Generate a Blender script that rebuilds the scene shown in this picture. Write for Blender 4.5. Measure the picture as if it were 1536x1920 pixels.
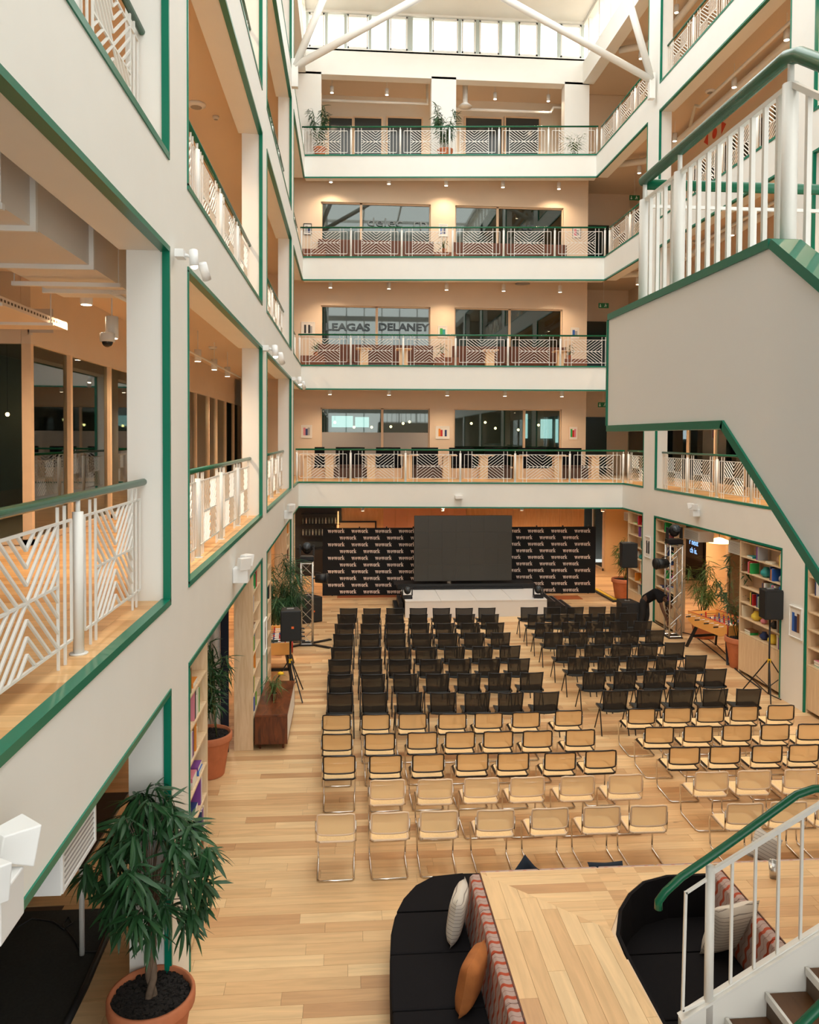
import bpy, bmesh, math, random
from mathutils import Vector, Matrix, Euler
random.seed(7)
R = math.radians
SC = bpy.context.scene
for o in list(bpy.data.objects): bpy.data.objects.remove(o)
COL = SC.collection

# ------------------------------------------------------------------ camera (35 mm lens on a 36 mm wide frame, slight shift)
CZ, YAW, PIT, ROL, F, SY = 5.28622, 0.07873, -0.02688, 0.00483, 1493.33, -99.48
def camdir(a, b, c):
    cy, sy, cp, sp, cr, sr = math.cos(YAW), math.sin(YAW), math.cos(PIT), math.sin(PIT), math.cos(ROL), math.sin(ROL)
    X = a*cr - c*sr; z2 = a*sr + c*cr
    Y = b*cp - z2*sp; Z = b*sp + z2*cp
    return Vector((X*cy + Y*sy, -X*sy + Y*cy, Z))
cam = bpy.data.cameras.new('camera'); co = bpy.data.objects.new('camera', cam); COL.objects.link(co)
rx, up, fw = camdir(1,0,0), camdir(0,0,1), camdir(0,1,0)
m = Matrix((rx, up, -fw)).transposed().to_4x4(); m.translation = Vector((0,0,CZ)); co.matrix_world = m
cam.sensor_fit = 'HORIZONTAL'; cam.sensor_width = 36; cam.lens = F/1536*36; cam.shift_y = SY/1536
cam.clip_start = 0.05; cam.clip_end = 300
SC.camera = co
def ray(x, y): return camdir((x-768)/F, 1, -(y-960-SY)/F)
EYE = Vector((0,0,CZ))
def G(x, y, z=0): d = ray(x,y); return EYE + d*((z-CZ)/d.z)      # a pixel on the level z
def PX(x, y, X): d = ray(x,y); return EYE + d*(X/d.x)            # ... on the plane X
def PY(x, y, Y): d = ray(x,y); return EYE + d*(Y/d.y)            # ... on the plane Y

YB_ = -7.0
# ------------------------------------------------------------------ world, exposure
w = bpy.data.worlds.new('sky'); SC.world = w; w.use_nodes = True
bg = w.node_tree.nodes['Background']; bg.inputs[0].default_value = (0.97, 0.98, 0.94, 1); bg.inputs[1].default_value = 2.9
SC.view_settings.view_transform = 'Standard'; SC.view_settings.look = 'None'
SC.view_settings.gamma = 1; SC.view_settings.use_curve_mapping = False
SC.view_settings.exposure = 0.3
def portal(loc, sx, sy, rot=(0,0,0)):
    L = bpy.data.lights.new('daylight_portal', 'AREA'); L.shape = 'RECTANGLE'; L.size = sx; L.size_y = sy
    L.cycles.is_portal = True
    o = bpy.data.objects.new('daylight_portal', L); o.location = loc; o.rotation_euler = rot; COL.objects.link(o)
portal((3.65, 12.5, 21.3), 10.2, 29)
portal((3.65, YB_-.35, 10.5), 10.2, 20.5, (R(-90),0,0))

# ------------------------------------------------------------------ materials
def lin(c): return tuple(((v/255)/12.92 if v/255 <= .04045 else ((v/255+.055)/1.055)**2.4) for v in c)
MATS = {}
def mat(name, col, rough=.6, metal=0, spec=.4, emit=0, noise=0, nscale=8, bump=0, alpha=None, stretch=None, trans=0):
    if name in MATS: return MATS[name]
    M = bpy.data.materials.new(name); M.use_nodes = True; nt = M.node_tree; b = nt.nodes['Principled BSDF']
    c = (*lin(col), 1) if max(col) > 1 else (*col, 1)
    b.inputs['Base Color'].default_value = c; b.inputs['Roughness'].default_value = rough
    b.inputs['Metallic'].default_value = metal; b.inputs['Specular IOR Level'].default_value = spec
    if trans: b.inputs['Transmission Weight'].default_value = trans
    if alpha is not None: b.inputs['Alpha'].default_value = alpha
    if emit:
        b.inputs['Emission Color'].default_value = c; b.inputs['Emission Strength'].default_value = emit
    if noise or bump:
        tc = nt.nodes.new('ShaderNodeTexCoord'); mp = nt.nodes.new('ShaderNodeMapping'); n = nt.nodes.new('ShaderNodeTexNoise')
        nt.links.new(tc.outputs['Object'], mp.inputs[0]); nt.links.new(mp.outputs[0], n.inputs['Vector'])
        if stretch: mp.inputs['Scale'].default_value = stretch
        n.inputs['Scale'].default_value = nscale; n.inputs['Detail'].default_value = 5
        if noise:
            mx = nt.nodes.new('ShaderNodeMix'); mx.data_type = 'RGBA'; mx.blend_type = 'MULTIPLY'
            rp = nt.nodes.new('ShaderNodeMapRange'); rp.inputs[3].default_value = 1-noise; rp.inputs[4].default_value = 1+noise
            rp.inputs[1].default_value = .25; rp.inputs[2].default_value = .75
            nt.links.new(n.outputs[0], rp.inputs[0]); mx.inputs[0].default_value = 1
            mx.inputs[6].default_value = c; nt.links.new(rp.outputs[0], mx.inputs[7]); nt.links.new(mx.outputs[2], b.inputs['Base Color'])
        if bump:
            bp = nt.nodes.new('ShaderNodeBump'); bp.inputs['Strength'].default_value = bump; bp.inputs['Distance'].default_value = .01
            nt.links.new(n.outputs[0], bp.inputs['Height']); nt.links.new(bp.outputs[0], b.inputs['Normal'])
    MATS[name] = M; return M
def plank_mat(name, c1, c2, c3, rough=.38, axis='x'):
    M = bpy.data.materials.new(name); M.use_nodes = True; nt = M.node_tree; b = nt.nodes['Principled BSDF']; N = nt.nodes.new; K = nt.links.new
    g = N('ShaderNodeNewGeometry'); oi = N('ShaderNodeObjectInfo'); ad = N('ShaderNodeMath'); ad.operation = 'ADD'
    K(g.outputs['Random Per Island'], ad.inputs[0]); K(oi.outputs['Random'], ad.inputs[1])
    fr = N('ShaderNodeMath'); fr.operation = 'FRACT'; K(ad.outputs[0], fr.inputs[0])
    rp = N('ShaderNodeValToRGB'); e = rp.color_ramp.elements
    e[0].color = (*lin(c1),1); e[1].color = (*lin(c3),1); e.new(.35).color = (*lin(c2),1); e.new(.7).color = (*lin([(p+q)/2 for p,q in zip(c2,c3)]),1)
    K(fr.outputs[0], rp.inputs[0])
    mp = N('ShaderNodeMapping'); mp.inputs['Scale'].default_value = (.8,9,9) if axis=='x' else (9,.8,9)
    K(g.outputs['Position'], mp.inputs[0]); av = N('ShaderNodeVectorMath'); K(mp.outputs[0], av.inputs[0])
    cb = N('ShaderNodeCombineXYZ'); ml = N('ShaderNodeMath'); ml.operation='MULTIPLY'; ml.inputs[1].default_value = 37; K(fr.outputs[0], ml.inputs[0]); K(ml.outputs[0], cb.inputs[0]); K(cb.outputs[0], av.inputs[1])
    n = N('ShaderNodeTexNoise'); n.inputs['Scale'].default_value = 1.6; n.inputs['Detail'].default_value = 6; n.inputs['Distortion'].default_value = .8; K(av.outputs[0], n.inputs['Vector'])
    mr = N('ShaderNodeMapRange'); mr.inputs[1].default_value=.3; mr.inputs[2].default_value=.7; mr.inputs[3].default_value=.86; mr.inputs[4].default_value=1.08; K(n.outputs[0], mr.inputs[0])
    mx = N('ShaderNodeMix'); mx.data_type='RGBA'; mx.blend_type='MULTIPLY'; mx.inputs[0].default_value=1; K(rp.outputs[0], mx.inputs[6]); K(mr.outputs[0], mx.inputs[7])
    # knots
    n2 = N('ShaderNodeTexNoise'); n2.inputs['Scale'].default_value = 2.3; mp2 = N('ShaderNodeMapping'); mp2.inputs['Scale'].default_value=(1,2.2,1) if axis=='x' else (2.2,1,1)
    K(g.outputs['Position'], mp2.inputs[0]); K(mp2.outputs[0], n2.inputs['Vector'])
    mr2 = N('ShaderNodeMapRange'); mr2.inputs[1].default_value=.74; mr2.inputs[2].default_value=.80; mr2.inputs[3].default_value=1; mr2.inputs[4].default_value=.45; K(n2.outputs[0], mr2.inputs[0])
    mx2 = N('ShaderNodeMix'); mx2.data_type='RGBA'; mx2.blend_type='MULTIPLY'; mx2.inputs[0].default_value=1; K(mx.outputs[2], mx2.inputs[6]); K(mr2.outputs[0], mx2.inputs[7])
    K(mx2.outputs[2], b.inputs['Base Color']); b.inputs['Roughness'].default_value = rough; b.inputs['Specular IOR Level'].default_value = .35
    return M
def grain(name, c1, c2, scale=(1,1,12), rough=.45):
    M = bpy.data.materials.new(name); M.use_nodes = True; nt = M.node_tree; b = nt.nodes['Principled BSDF']; N = nt.nodes.new; K = nt.links.new
    tc = N('ShaderNodeTexCoord'); mp = N('ShaderNodeMapping'); mp.inputs['Scale'].default_value = scale; K(tc.outputs['Object'], mp.inputs[0])
    n = N('ShaderNodeTexNoise'); n.inputs['Scale'].default_value = 3; n.inputs['Detail'].default_value = 6; n.inputs['Distortion'].default_value = 1.2; K(mp.outputs[0], n.inputs['Vector'])
    rp = N('ShaderNodeValToRGB'); rp.color_ramp.elements[0].position=.32; rp.color_ramp.elements[1].position=.68
    rp.color_ramp.elements[0].color=(*lin(c1),1); rp.color_ramp.elements[1].color=(*lin(c2),1)
    K(n.outputs[0], rp.inputs[0]); K(rp.outputs[0], b.inputs['Base Color']); b.inputs['Roughness'].default_value = rough
    return M
def glassmat(name, tint, refl=.1, rough=.02, through=1.0):
    M = bpy.data.materials.new(name); M.use_nodes = True; nt = M.node_tree; nt.nodes.clear(); N = nt.nodes.new; K = nt.links.new
    out = N('ShaderNodeOutputMaterial'); t = N('ShaderNodeBsdfTransparent'); t.inputs[0].default_value = (*tint,1)
    gl = N('ShaderNodeBsdfGlossy'); gl.inputs['Roughness'].default_value = rough; gl.inputs[0].default_value=(.9,.93,.92,1)
    fr = N('ShaderNodeFresnel'); fr.inputs[0].default_value = 1.5; ad = N('ShaderNodeMath'); ad.inputs[1].default_value = refl; K(fr.outputs[0], ad.inputs[0])
    mx = N('ShaderNodeMixShader'); K(ad.outputs[0], mx.inputs[0]); K(t.outputs[0], mx.inputs[1]); K(gl.outputs[0], mx.inputs[2])
    K(mx.outputs[0], out.inputs[0]); return M

WHITE = mat('white_paint', (.85,.835,.785), .55, noise=.015, nscale=2)
CREAM = mat('cream_paint', (.80,.72,.60), .6, noise=.02, nscale=2)
WALLT = mat('wall_warm_tint', (.74,.60,.455), .6, noise=.02, nscale=2)  # wall colour with the galleries' warm lamplight mixed in
TAN = mat('ceiling_warm_tint', (.76,.61,.46), .7)  # tan includes the warm lamplight and floor bounce on the ceilings
SOFF = mat('soffit_paint', (.78,.66,.52), .65)
TRIM = mat('green_trim', (.003,.17,.10), .3, spec=.35)
RAILG = mat('green_handrail', (.008,.12,.058), .25, spec=.4)
METW = mat('white_metal', (.82,.81,.77), .35)
FLOOR = plank_mat('oak_planks', (196,150,106), (218,178,130), (232,198,150))
FLOORU = plank_mat('oak_planks_upper', (200,150,98), (220,172,116), (232,190,136))
OAKY = plank_mat('oak_planks_y', (200,156,112), (222,184,136), (234,204,158), axis='y')
PLY = grain('birch_ply', (214,182,142), (230,204,168), (6,6,.6))
PINE = mat('light_wood_frame', (224,196,164), .5, noise=.05, nscale=5)
WALN = grain('walnut', (72,34,18), (128,68,36), (3,.8,3), .3)
WALN2 = grain('walnut_end', (64,28,14), (116,58,28), (5,5,.8), .3)
BLK = mat('black_plastic', (.012,.012,.013), .45)
BLKF = mat('black_fabric', (.011,.010,.011), .95, spec=.1, bump=.2, nscale=200)
BLKM = mat('black_metal', (.02,.02,.022), .35, metal=.3)
MESH = mat('black_mesh_fabric', (.035,.030,.025), .85, alpha=.92, spec=.15)
SEATB = mat('dark_seat_fabric', (.028,.030,.030), .85)
CHROME = mat('chrome', (.75,.70,.64), .12, metal=1)
ALU = mat('aluminium_truss', (.62,.60,.57), .3, metal=.9)
def canemat(name,c,a):
    M=bpy.data.materials.new(name); M.use_nodes=True; nt=M.node_tree; nt.nodes.clear(); N=nt.nodes.new; K=nt.links.new
    out=N('ShaderNodeOutputMaterial'); d=N('ShaderNodeBsdfDiffuse'); t=N('ShaderNodeBsdfTranslucent'); p=N('ShaderNodeBsdfTransparent')
    d.inputs[0].default_value=(*c,1); t.inputs[0].default_value=(*c,1)
    m1=N('ShaderNodeMixShader'); m1.inputs[0].default_value=.45; K(d.outputs[0],m1.inputs[1]); K(t.outputs[0],m1.inputs[2])
    m2=N('ShaderNodeMixShader'); m2.inputs[0].default_value=a; K(p.outputs[0],m2.inputs[1]); K(m1.outputs[0],m2.inputs[2]); K(m2.outputs[0],out.inputs[0]); return M
CANE = canemat('woven_cane', (.90,.59,.28), .86)
CANEL = canemat('pale_woven_cane', (.90,.68,.40), .80)
RIMD = mat('black_bentwood', (.018,.012,.010), .3)
RIML = mat('pale_bentwood', (.78,.58,.40), .4)
TERRA = mat('terracotta', (.52,.17,.075), .75, noise=.15, nscale=6, bump=.2)
SOIL = mat('potting_soil', (.018,.015,.014), .95, noise=.6, nscale=40, bump=1)
LEAF = mat('leaf_green', (.02,.075,.024), .45, noise=.35, nscale=3)
LEAF2 = mat('leaf_green_pale', (.09,.17,.04), .45, noise=.3, nscale=3)
BARK = mat('bark', (.16,.11,.075), .85, noise=.3, nscale=12, bump=.6)
GLASSD = glassmat('tinted_glass', (.42,.52,.48), .05)
GLASSC = glassmat('corridor_glass', (.80,.86,.82), .04)
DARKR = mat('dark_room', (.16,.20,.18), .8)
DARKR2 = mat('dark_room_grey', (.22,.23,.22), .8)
FROST = mat('frosted_glass', (.42,.40,.37), .5, alpha=.9)
LAMPE = mat('lamp_glow', (1,.80,.55), emit=14)
BULBE = mat('bulb_glow', (1,.62,.28), emit=25)
WINE = mat('bright_window', (.75,.92,1.0), emit=2.2)
CARPET = mat('dim_room_carpet', (.03,.029,.025), .95, noise=.2, nscale=40)  # carpet, darkened to include the shade of the unlit room
RUST = mat('rust_leather', (.12,.040,.018), .55, noise=.1, nscale=10)
ORWOOD = grain('orange_wood_board', (198,156,110), (214,174,126), (5,5,.5), .45)
REDW = mat('red_board', (.60,.33,.23), .55)
SCREEN = mat('led_screen', (.055,.050,.042), .35, spec=.3)
STAGEW = mat('stage_white', (.74,.72,.70), .45)
PLAST = mat('white_plastic', (.80,.80,.79), .4)
GREY = mat('grey_metal', (.35,.34,.33), .4, metal=.4)

# ------------------------------------------------------------------ mesh helpers
ORG = {}
class MB:
    def __init__(s): s.v=[]; s.f=[]; s.mi=None
    def add(s, vs, fs):
        n=len(s.v); s.v += [tuple(v) for v in vs]; s.f += [tuple(i+n for i in f) for f in fs]; return s
    def box(s, x0,x1,y0,y1,z0,z1, M=None):
        vs=[Vector((x,y,z)) for z in (z0,z1) for y in (y0,y1) for x in (x0,x1)]
        if M is not None: vs=[M@v for v in vs]
        return s.add(vs, [(0,2,3,1),(4,5,7,6),(0,1,5,4),(1,3,7,5),(3,2,6,7),(2,0,4,6)])
    def bar(s, a, b, w, h=None, up=Vector((0,0,1))):
        a=Vector(a); b=Vector(b); h=h or w; d=(b-a).normalized()
        if abs(d.dot(up))>.98: up=Vector((0,1,0))
        u=d.cross(up).normalized()*w/2; v=u.cross(d).normalized()*h/2
        vs=[p+i*u+j*v for p in (a,b) for i,j in ((-1,-1),(1,-1),(1,1),(-1,1))]
        return s.add(vs,[(0,3,2,1),(4,5,6,7),(0,1,5,4),(1,2,6,5),(2,3,7,6),(3,0,4,7)])
    def tube(s, pts, r, n=8, cap=True):
        pts=[Vector(p) for p in pts]; rs = r if isinstance(r,(list,tuple)) else [r]*len(pts)
        n0=len(s.v); prev=None
        for i,p in enumerate(pts):
            d=((pts[i+1]-p) if i==0 else (p-pts[i-1]) if i==len(pts)-1 else ((pts[i+1]-p).normalized()+(p-pts[i-1]).normalized())).normalized()
            if prev is None:
                up=Vector((0,0,1)) if abs(d.z)<.9 else Vector((0,1,0)); u=d.cross(up).normalized()
            else: u=(prev-d*prev.dot(d)).normalized()
            prev=u; v=d.cross(u)
            for k in range(n):
                t=2*math.pi*k/n; s.v.append(tuple(p+(u*math.cos(t)+v*math.sin(t))*rs[i]))
        for i in range(len(pts)-1):
            for k in range(n):
                a=n0+i*n+k; b=n0+i*n+(k+1)%n; s.f.append((a,b,b+n,a+n))
        if cap:
            s.f.append(tuple(n0+k for k in range(n))[::-1]); e=n0+(len(pts)-1)*n; s.f.append(tuple(e+k for k in range(n)))
        return s
    def lathe(s, prof, c=(0,0,0), n=20, cap=True):
        n0=len(s.v)
        for r,z in prof:
            for k in range(n):
                t=2*math.pi*k/n; s.v.append((c[0]+r*math.cos(t), c[1]+r*math.sin(t), c[2]+z))
        for i in range(len(prof)-1):
            for k in range(n):
                a=n0+i*n+k; b=n0+i*n+(k+1)%n; s.f.append((a,b,b+n,a+n))
        if cap:
            s.f.append(tuple(n0+k for k in range(n))[::-1]); e=n0+(len(prof)-1)*n; s.f.append(tuple(e+k for k in range(n)))
        return s
    def prism(s, poly, z0, z1, M=None):       # poly = [(x,y)] ccw
        n=len(poly); vs=[Vector((x,y,z)) for z in (z0,z1) for x,y in poly]
        if M is not None: vs=[M@v for v in vs]
        return s.add(vs,[tuple(range(n))[::-1], tuple(range(n,2*n))]+[(i,(i+1)%n,(i+1)%n+n,i+n) for i in range(n)])
    def ball(s, c, r, n=10, m=6, sc=(1,1,1)):
        prof=[(max(1e-4,math.sin(math.pi*i/m)), -math.cos(math.pi*i/m)) for i in range(m+1)]
        n0=len(s.v); s.lathe(prof,(0,0,0),n,False)
        for i in range(n0,len(s.v)):
            v=s.v[i]; s.v[i]=(c[0]+v[0]*r*sc[0], c[1]+v[1]*r*sc[1], c[2]+v[2]*r*sc[2])
        return s
    def mesh(s, name, m, smooth=False):
        me=bpy.data.meshes.new(name); me.from_pydata(s.v,[],s.f)
        for x in (m if isinstance(m,(list,tuple)) else [m]): me.materials.append(x)
        if smooth:
            for p in me.polygons: p.use_smooth=True
        me.update(); return me
    def build(s, name, m, parent=None, smooth=False, bevel=0):
        if parent is not None:
            o=ORG.get(parent.name, Vector((0,0,0))); s.v=[(a-o.x,b-o.y,c-o.z) for a,b,c in s.v]
        me=s.mesh(name,m,smooth)
        ob=bpy.data.objects.new(name,me); COL.objects.link(ob)
        if parent is not None: ob.parent=parent; ORG[ob.name]=ORG.get(parent.name,Vector((0,0,0)))
        if bevel:
            b=ob.modifiers.new('bevel','BEVEL'); b.width=bevel; b.segments=2; b.limit_method='ANGLE'
        return ob
def tag(o, label, cat, group=None, kind=None):
    o['label']=label; o['category']=cat
    if group: o['group']=group
    if kind: o['kind']=kind
    return o
def thing(name, label, cat, loc=(0,0,0), group=None):
    o=bpy.data.objects.new(name,None); o.empty_display_size=.1; COL.objects.link(o); o.location=loc; ORG[o.name]=Vector(loc)
    return tag(o,label,cat,group)
def struct(o): o['kind']='structure'; return o
def inst(me, name, parent, loc=(0,0,0), rot=(0,0,0), scale=None):
    o=bpy.data.objects.new(name,me); COL.objects.link(o); o.parent=parent; o.location=loc; o.rotation_euler=rot
    if scale: o.scale=scale
    ORG[o.name]=Vector((0,0,0)); return o
KIDS={}
def dup(root, loc, rotz=0, label=None, parent=None):
    if root.name not in KIDS:
        def tree(o): return [(c,tree(c)) for c in o.children]
        KIDS[root.name]=tree(root)
    r=root.copy(); COL.objects.link(r); r.location=loc; r.rotation_euler=(0,0,rotz)
    if label: r['label']=label
    def rec(kids,p):
        for c,sub in kids:
            n=c.copy(); COL.objects.link(n); n.parent=p; rec(sub,n)
    rec(KIDS[root.name],r); return r
def one(mb, name, m, label, cat, group=None, smooth=False, bevel=0, kind=None):
    return tag(mb.build(name,m,None,smooth,bevel),label,cat,group,kind)
def offset_lathe(prof,c,n=20): return MB().lathe(prof,c,n)

# ------------------------------------------------------------------ dimensions of the building
XL, XR = -1.537, 8.841
FL = {1:0.0, 2:3.85, 3:7.70, 4:11.55, 5:15.40}
T = .81                       # depth of the spandrels
CY = [(-.55,.27),(7.07,7.87),(14.67,15.49),(22.27,23.14)]     # columns along the hall
DL = {2:25.69, 3:27.04, 4:28.08, 5:29.07}; DR = {2:24.94, 3:26.2, 4:27.04, 5:28.05}
YW = 29.8; ROOF = 20.95; YB = -7.0
ORDN = ['first','second','third','fourth','fifth','sixth','seventh','eighth','ninth','tenth','eleventh','twelfth','thirteenth']
LEVN = {2:'first gallery', 3:'second gallery', 4:'third gallery', 5:'top gallery'}

# ================================================================== STRUCTURE
# ground floor: the 300 nearest planks one by one, the rest joined
base = struct(MB().box(-9,13.5,YB,33,-.12,-.012).build('floor', mat('plank_joint',(.10,.06,.035),.8)))
PW = .178
planks=[]
y = 5.2; row=0
while y < 33:
    x = -2.5 - random.random()*1.8 if y<9 else -4.2-random.random()*1.8
    while x < (12.5 if y>9 else 9.2):
        L = random.choice([.9,1.3,1.8,2.1,2.2])
        planks.append((x,y,L)); x += L
    y += PW; row += 1
def vis(p):
    x,y,L=p; return -2.6 < x+L and x < 8.7 and y>6.3 and not (x>1.6 and y<8) and not (x> -0.6+0.0 and 10.2<y<19.5)
near=[p for p in planks if vis(p)][:290]
ns=set(near); pm={}
for (x,y,L) in near:
    if L not in pm: pm[L]=MB().box(.0012,L-.0012,.0012,PW-.0012,-.011,0).mesh('plank',FLOOR)
    inst(pm[L],'plank',base,(x,y,random.uniform(-.0006,.0003)))
mb=MB()
for p in planks:
    if p in ns: continue
    x,y,L=p; mb.box(x+.0012,x+L-.0012,y+.0012,y+PW-.0012,-.011,0)
o=mb.build('plank_field',FLOOR,base); o['kind']='stuff'
struct(MB().box(-9,-2.52,YB,9.0,-.012,.012).build('trim_30',CARPET))

# upper gallery floors with their ceilings
def lshape(k):
    return [(-9.2,YB),(XL-.02,YB),(XL-.02,DL[k]+.05),(XR+.02,DR[k]+.05),(XR+.02,YB),(13.5,YB),(13.5,34),(-9.2,34)]
for k in (2,3,4,5):
    z=FL[k]
    mb=MB()
    for poly in ([(-9.2,YB),(XL-.02,YB),(XL-.02,34),(-9.2,34)],[(XR+.02,YB),(13.5,YB),(13.5,34),(XR+.02,34)],[(XL-.02,DL[k]+.03),(XR+.02,DR[k]+.03),(XR+.02,34),(XL-.02,34)]):
        mb.prism(poly,z-.28,z-.012)
    fl=struct(mb.build('floor',TAN))
    mb=MB(); n=0; made=0
    y=1.0 if k==2 else 6.0
    pk={}
    while y<31:
        dl=DL[k]+.1
        segs=[(-4.1,XL-.02)] if y<dl else [(-4.1,XR+.5)]
        if y<dl: segs.append((XR+.02,11.3))
        for a,b in segs:
            x=a
            while x<b-.05:
                L=min(random.choice([.9,1.4,1.9,2.3]),b-x)
                if k==2 and 3.2<y<12.2 and a<0 and made<110:
                    Lr=round(L,2)
                    if Lr not in pk: pk[Lr]=MB().box(.001,Lr-.001,.001,PW-.001,-.011,0).mesh('plank',FLOORU)
                    inst(pk[Lr],'plank',fl,(x,y,z)); made+=1
                else: mb.box(x+.001,x+L-.001,y+.001,y+PW-.001,z-.011,z)
                x+=L
        y+=PW
    o=mb.build('plank_field',FLOORU,fl); o['kind']='stuff'
# ceiling over the top gallery, and the roof with its long rooflight
mb=MB()
mb.prism([(-9.2,YB),(XL-.42,YB),(XL-.42,34),(-9.2,34)],19.05,19.3); mb.prism([(XR+.42,YB),(13.5,YB),(13.5,34),(XR+.42,34)],19.05,19.3); mb.box(XL-.42,XR+.42,YW+.46,34,19.05,19.3)
struct(mb.build('ceiling',TAN))
mb=MB(); mb.box(XL-.4,XR+.4,27.0,YW+.4,ROOF,ROOF+.2); mb.box(XL-.4,XR+.4,YB,-2,ROOF,ROOF+.2)
mb.box(XL-.4,XL+.1,-2,27,ROOF,ROOF+.25); mb.box(XR-.1,XR+.4,-2,27,ROOF,ROOF+.25)
for y in range(1,27,5): mb.box(XL,XR,y,y+.12,ROOF+.02,ROOF+.2)
for x in (1.1,3.6,6.2): mb.box(x,x+.1,-2,27,ROOF+.02,ROOF+.2)
struct(mb.build('ceiling',WHITE))

# long side facades: columns + spandrels + upper band, clerestory above
for side,X0,dr in (('left',XL,-1),('right',XR,1)):
    mb=MB()
    def bx(a,b,y0,y1,z0,z1): mb.box(min(X0+dr*a,X0+dr*b),max(X0+dr*a,X0+dr*b),y0,y1,z0,z1)
    for (a,b) in CY: bx(0,.36,a,b,0,19.4)
    for k in (2,3,4,5):
        D=(DL if side=='left' else DR)[k]
        ys=[YB]+[v for c in CY for v in c]+[D]
        for i in range(0,len(ys),2): 
            if ys[i+1]>ys[i]: bx(0,.42,ys[i],ys[i+1],FL[k]-T,FL[k]-.002)
        for i in range(1,len(ys)-1,2): bx(.002,.42,ys[i],ys[i+1],FL[k]-T,FL[k]-.002) if False else None
    ys=[YB]+[v for c in CY for v in c]+[YW]
    bx(.0,.42,YB,YW,18.65,19.45)
    for i in range(0,60):
        yy=YB+i*1.25
        if yy<YW-.2: bx(.05,.2,yy,yy+.10,19.45,ROOF)
    bx(.0,.25,YB,YW,ROOF-.12,ROOF)
    struct(mb.build('wall_'+side,WHITE))
# far gallery fronts (slightly askew, each one set further back)
tn=1
for k in (2,3,4,5):
    a=Vector((XL,DL[k],0)); b=Vector((XR,DR[k],0)); d=(b-a).normalized(); n=Vector((-d.y,d.x,0))
    mb=MB(); mb.prism([(a.x,a.y),(b.x,b.y),(b.x+n.x*.35,b.y+.35),(a.x+n.x*.35,a.y+.35)],FL[k]-T,FL[k]-.002)
    struct(mb.build('wall_far',WHITE))
    for zz in (FL[k]-.03,FL[k]-T-.012):
        mb=MB(); mb.bar(a-n*.015+Vector((0,0,zz+.02)),b-n*.015+Vector((0,0,zz+.02)),.04,.045); struct(mb.build('trim_%d'%tn,TRIM)); tn+=1
# green frames round every opening in the sides
for side,X0,dr,DD in (('left',XL,-1,DL),('right',XR,1,DR)):
    for k in (1,2,3,4,5):
        z0=FL[k]; z1=FL[k+1]-T if k<5 else 18.65
        ends=[(CY[0][1],CY[1][0]),(CY[1][1],CY[2][0]),(CY[2][1],CY[3][0])]
        ends.append((CY[3][1],None))
        for (y0,y1) in ends:
            mb=MB(); xo=-dr*.012; w=.05
            def tb(ya,yb,za,zb,wd=w): mb.box(min(X0+xo,X0+dr*wd),max(X0+xo,X0+dr*wd),ya,yb,za,zb)
            t=.035
            if y1 is not None:
                tb(y0-.0,y0+t,z0,z1); tb(y1-t,y1,z0,z1)
                tb(y0,y1,z1-.012,z1+t,.07)
                if k>1: tb(y0,y1,z0-t,z0+.02,.07)
            else:
                tb(y0,y0+t,z0,z1)
                if k>1: tb(y0,DD[k],z0-t,z0+.015)
                if k<5: tb(y0,DD[k+1],z1-.012,z1+t)
            struct(mb.build('trim_%d'%tn,TRIM)); tn+=1
# end wall behind the camera
mb=MB(); mb.box(-9.2,XL,YB-.3,YB,0,21).box(XR,13.5,YB-.3,YB,0,21)
for k in (2,3,4,5): mb.box(XL,XR,YB-.25,YB-.05,FL[k]-.4,FL[k])
for i in range(1,7): xx=XL+(XR-XL)*i/7; mb.box(xx-.04,xx+.04,YB-.2,YB-.1,0,ROOF)
mb.box(XL,XR,YB-.25,YB-.05,ROOF-.3,ROOF)
struct(mb.build('wall_near',WHITE))
# outer walls closing the galleries
struct(MB().box(-9.3,-9.1,YB,34,0,21).build('wall_outer_left',CREAM)); struct(MB().box(13.4,13.6,YB,34,0,21).build('wall_outer_right',CREAM))
struct(MB().box(-9.2,13.5,34,34.2,0,19.3).build('wall_outer_far',DARKR2))

# far wall: pillars, headers, windows between
pil=[(-3.9,PY(602,400,YW).x),(PY(808,400,YW).x,PY(854,400,YW).x),(PY(1057,400,YW).x,PY(1103,400,YW).x)]
gx=[(pil[0][1],pil[1][0]),(pil[1][1],pil[2][0])]
tops={2:6.38,3:10.17,4:13.98,5:18.62}
mb=MB(); wb=MB()
for a,b in pil: mb.box(a,b,YW,YW+.45,FL[5],18.7); wb.box(a,b,YW,YW+.45,FL[2],FL[5]-.1)
mb.box(-3.9,pil[2][1],YW,YW+.45,18.62,19.56)
for k in (2,3,4):
    wb.box(-3.9,pil[2][1],YW+.002,YW+.45,tops[k],FL[k+1]-.2)
    for a,b in gx: wb.box(a,b,YW+.06,YW+.4,FL[k],FL[k]+.3)
struct(mb.build('wall_far_upper',WHITE)); struct(wb.build('wall_far_lower',WALLT))
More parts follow.
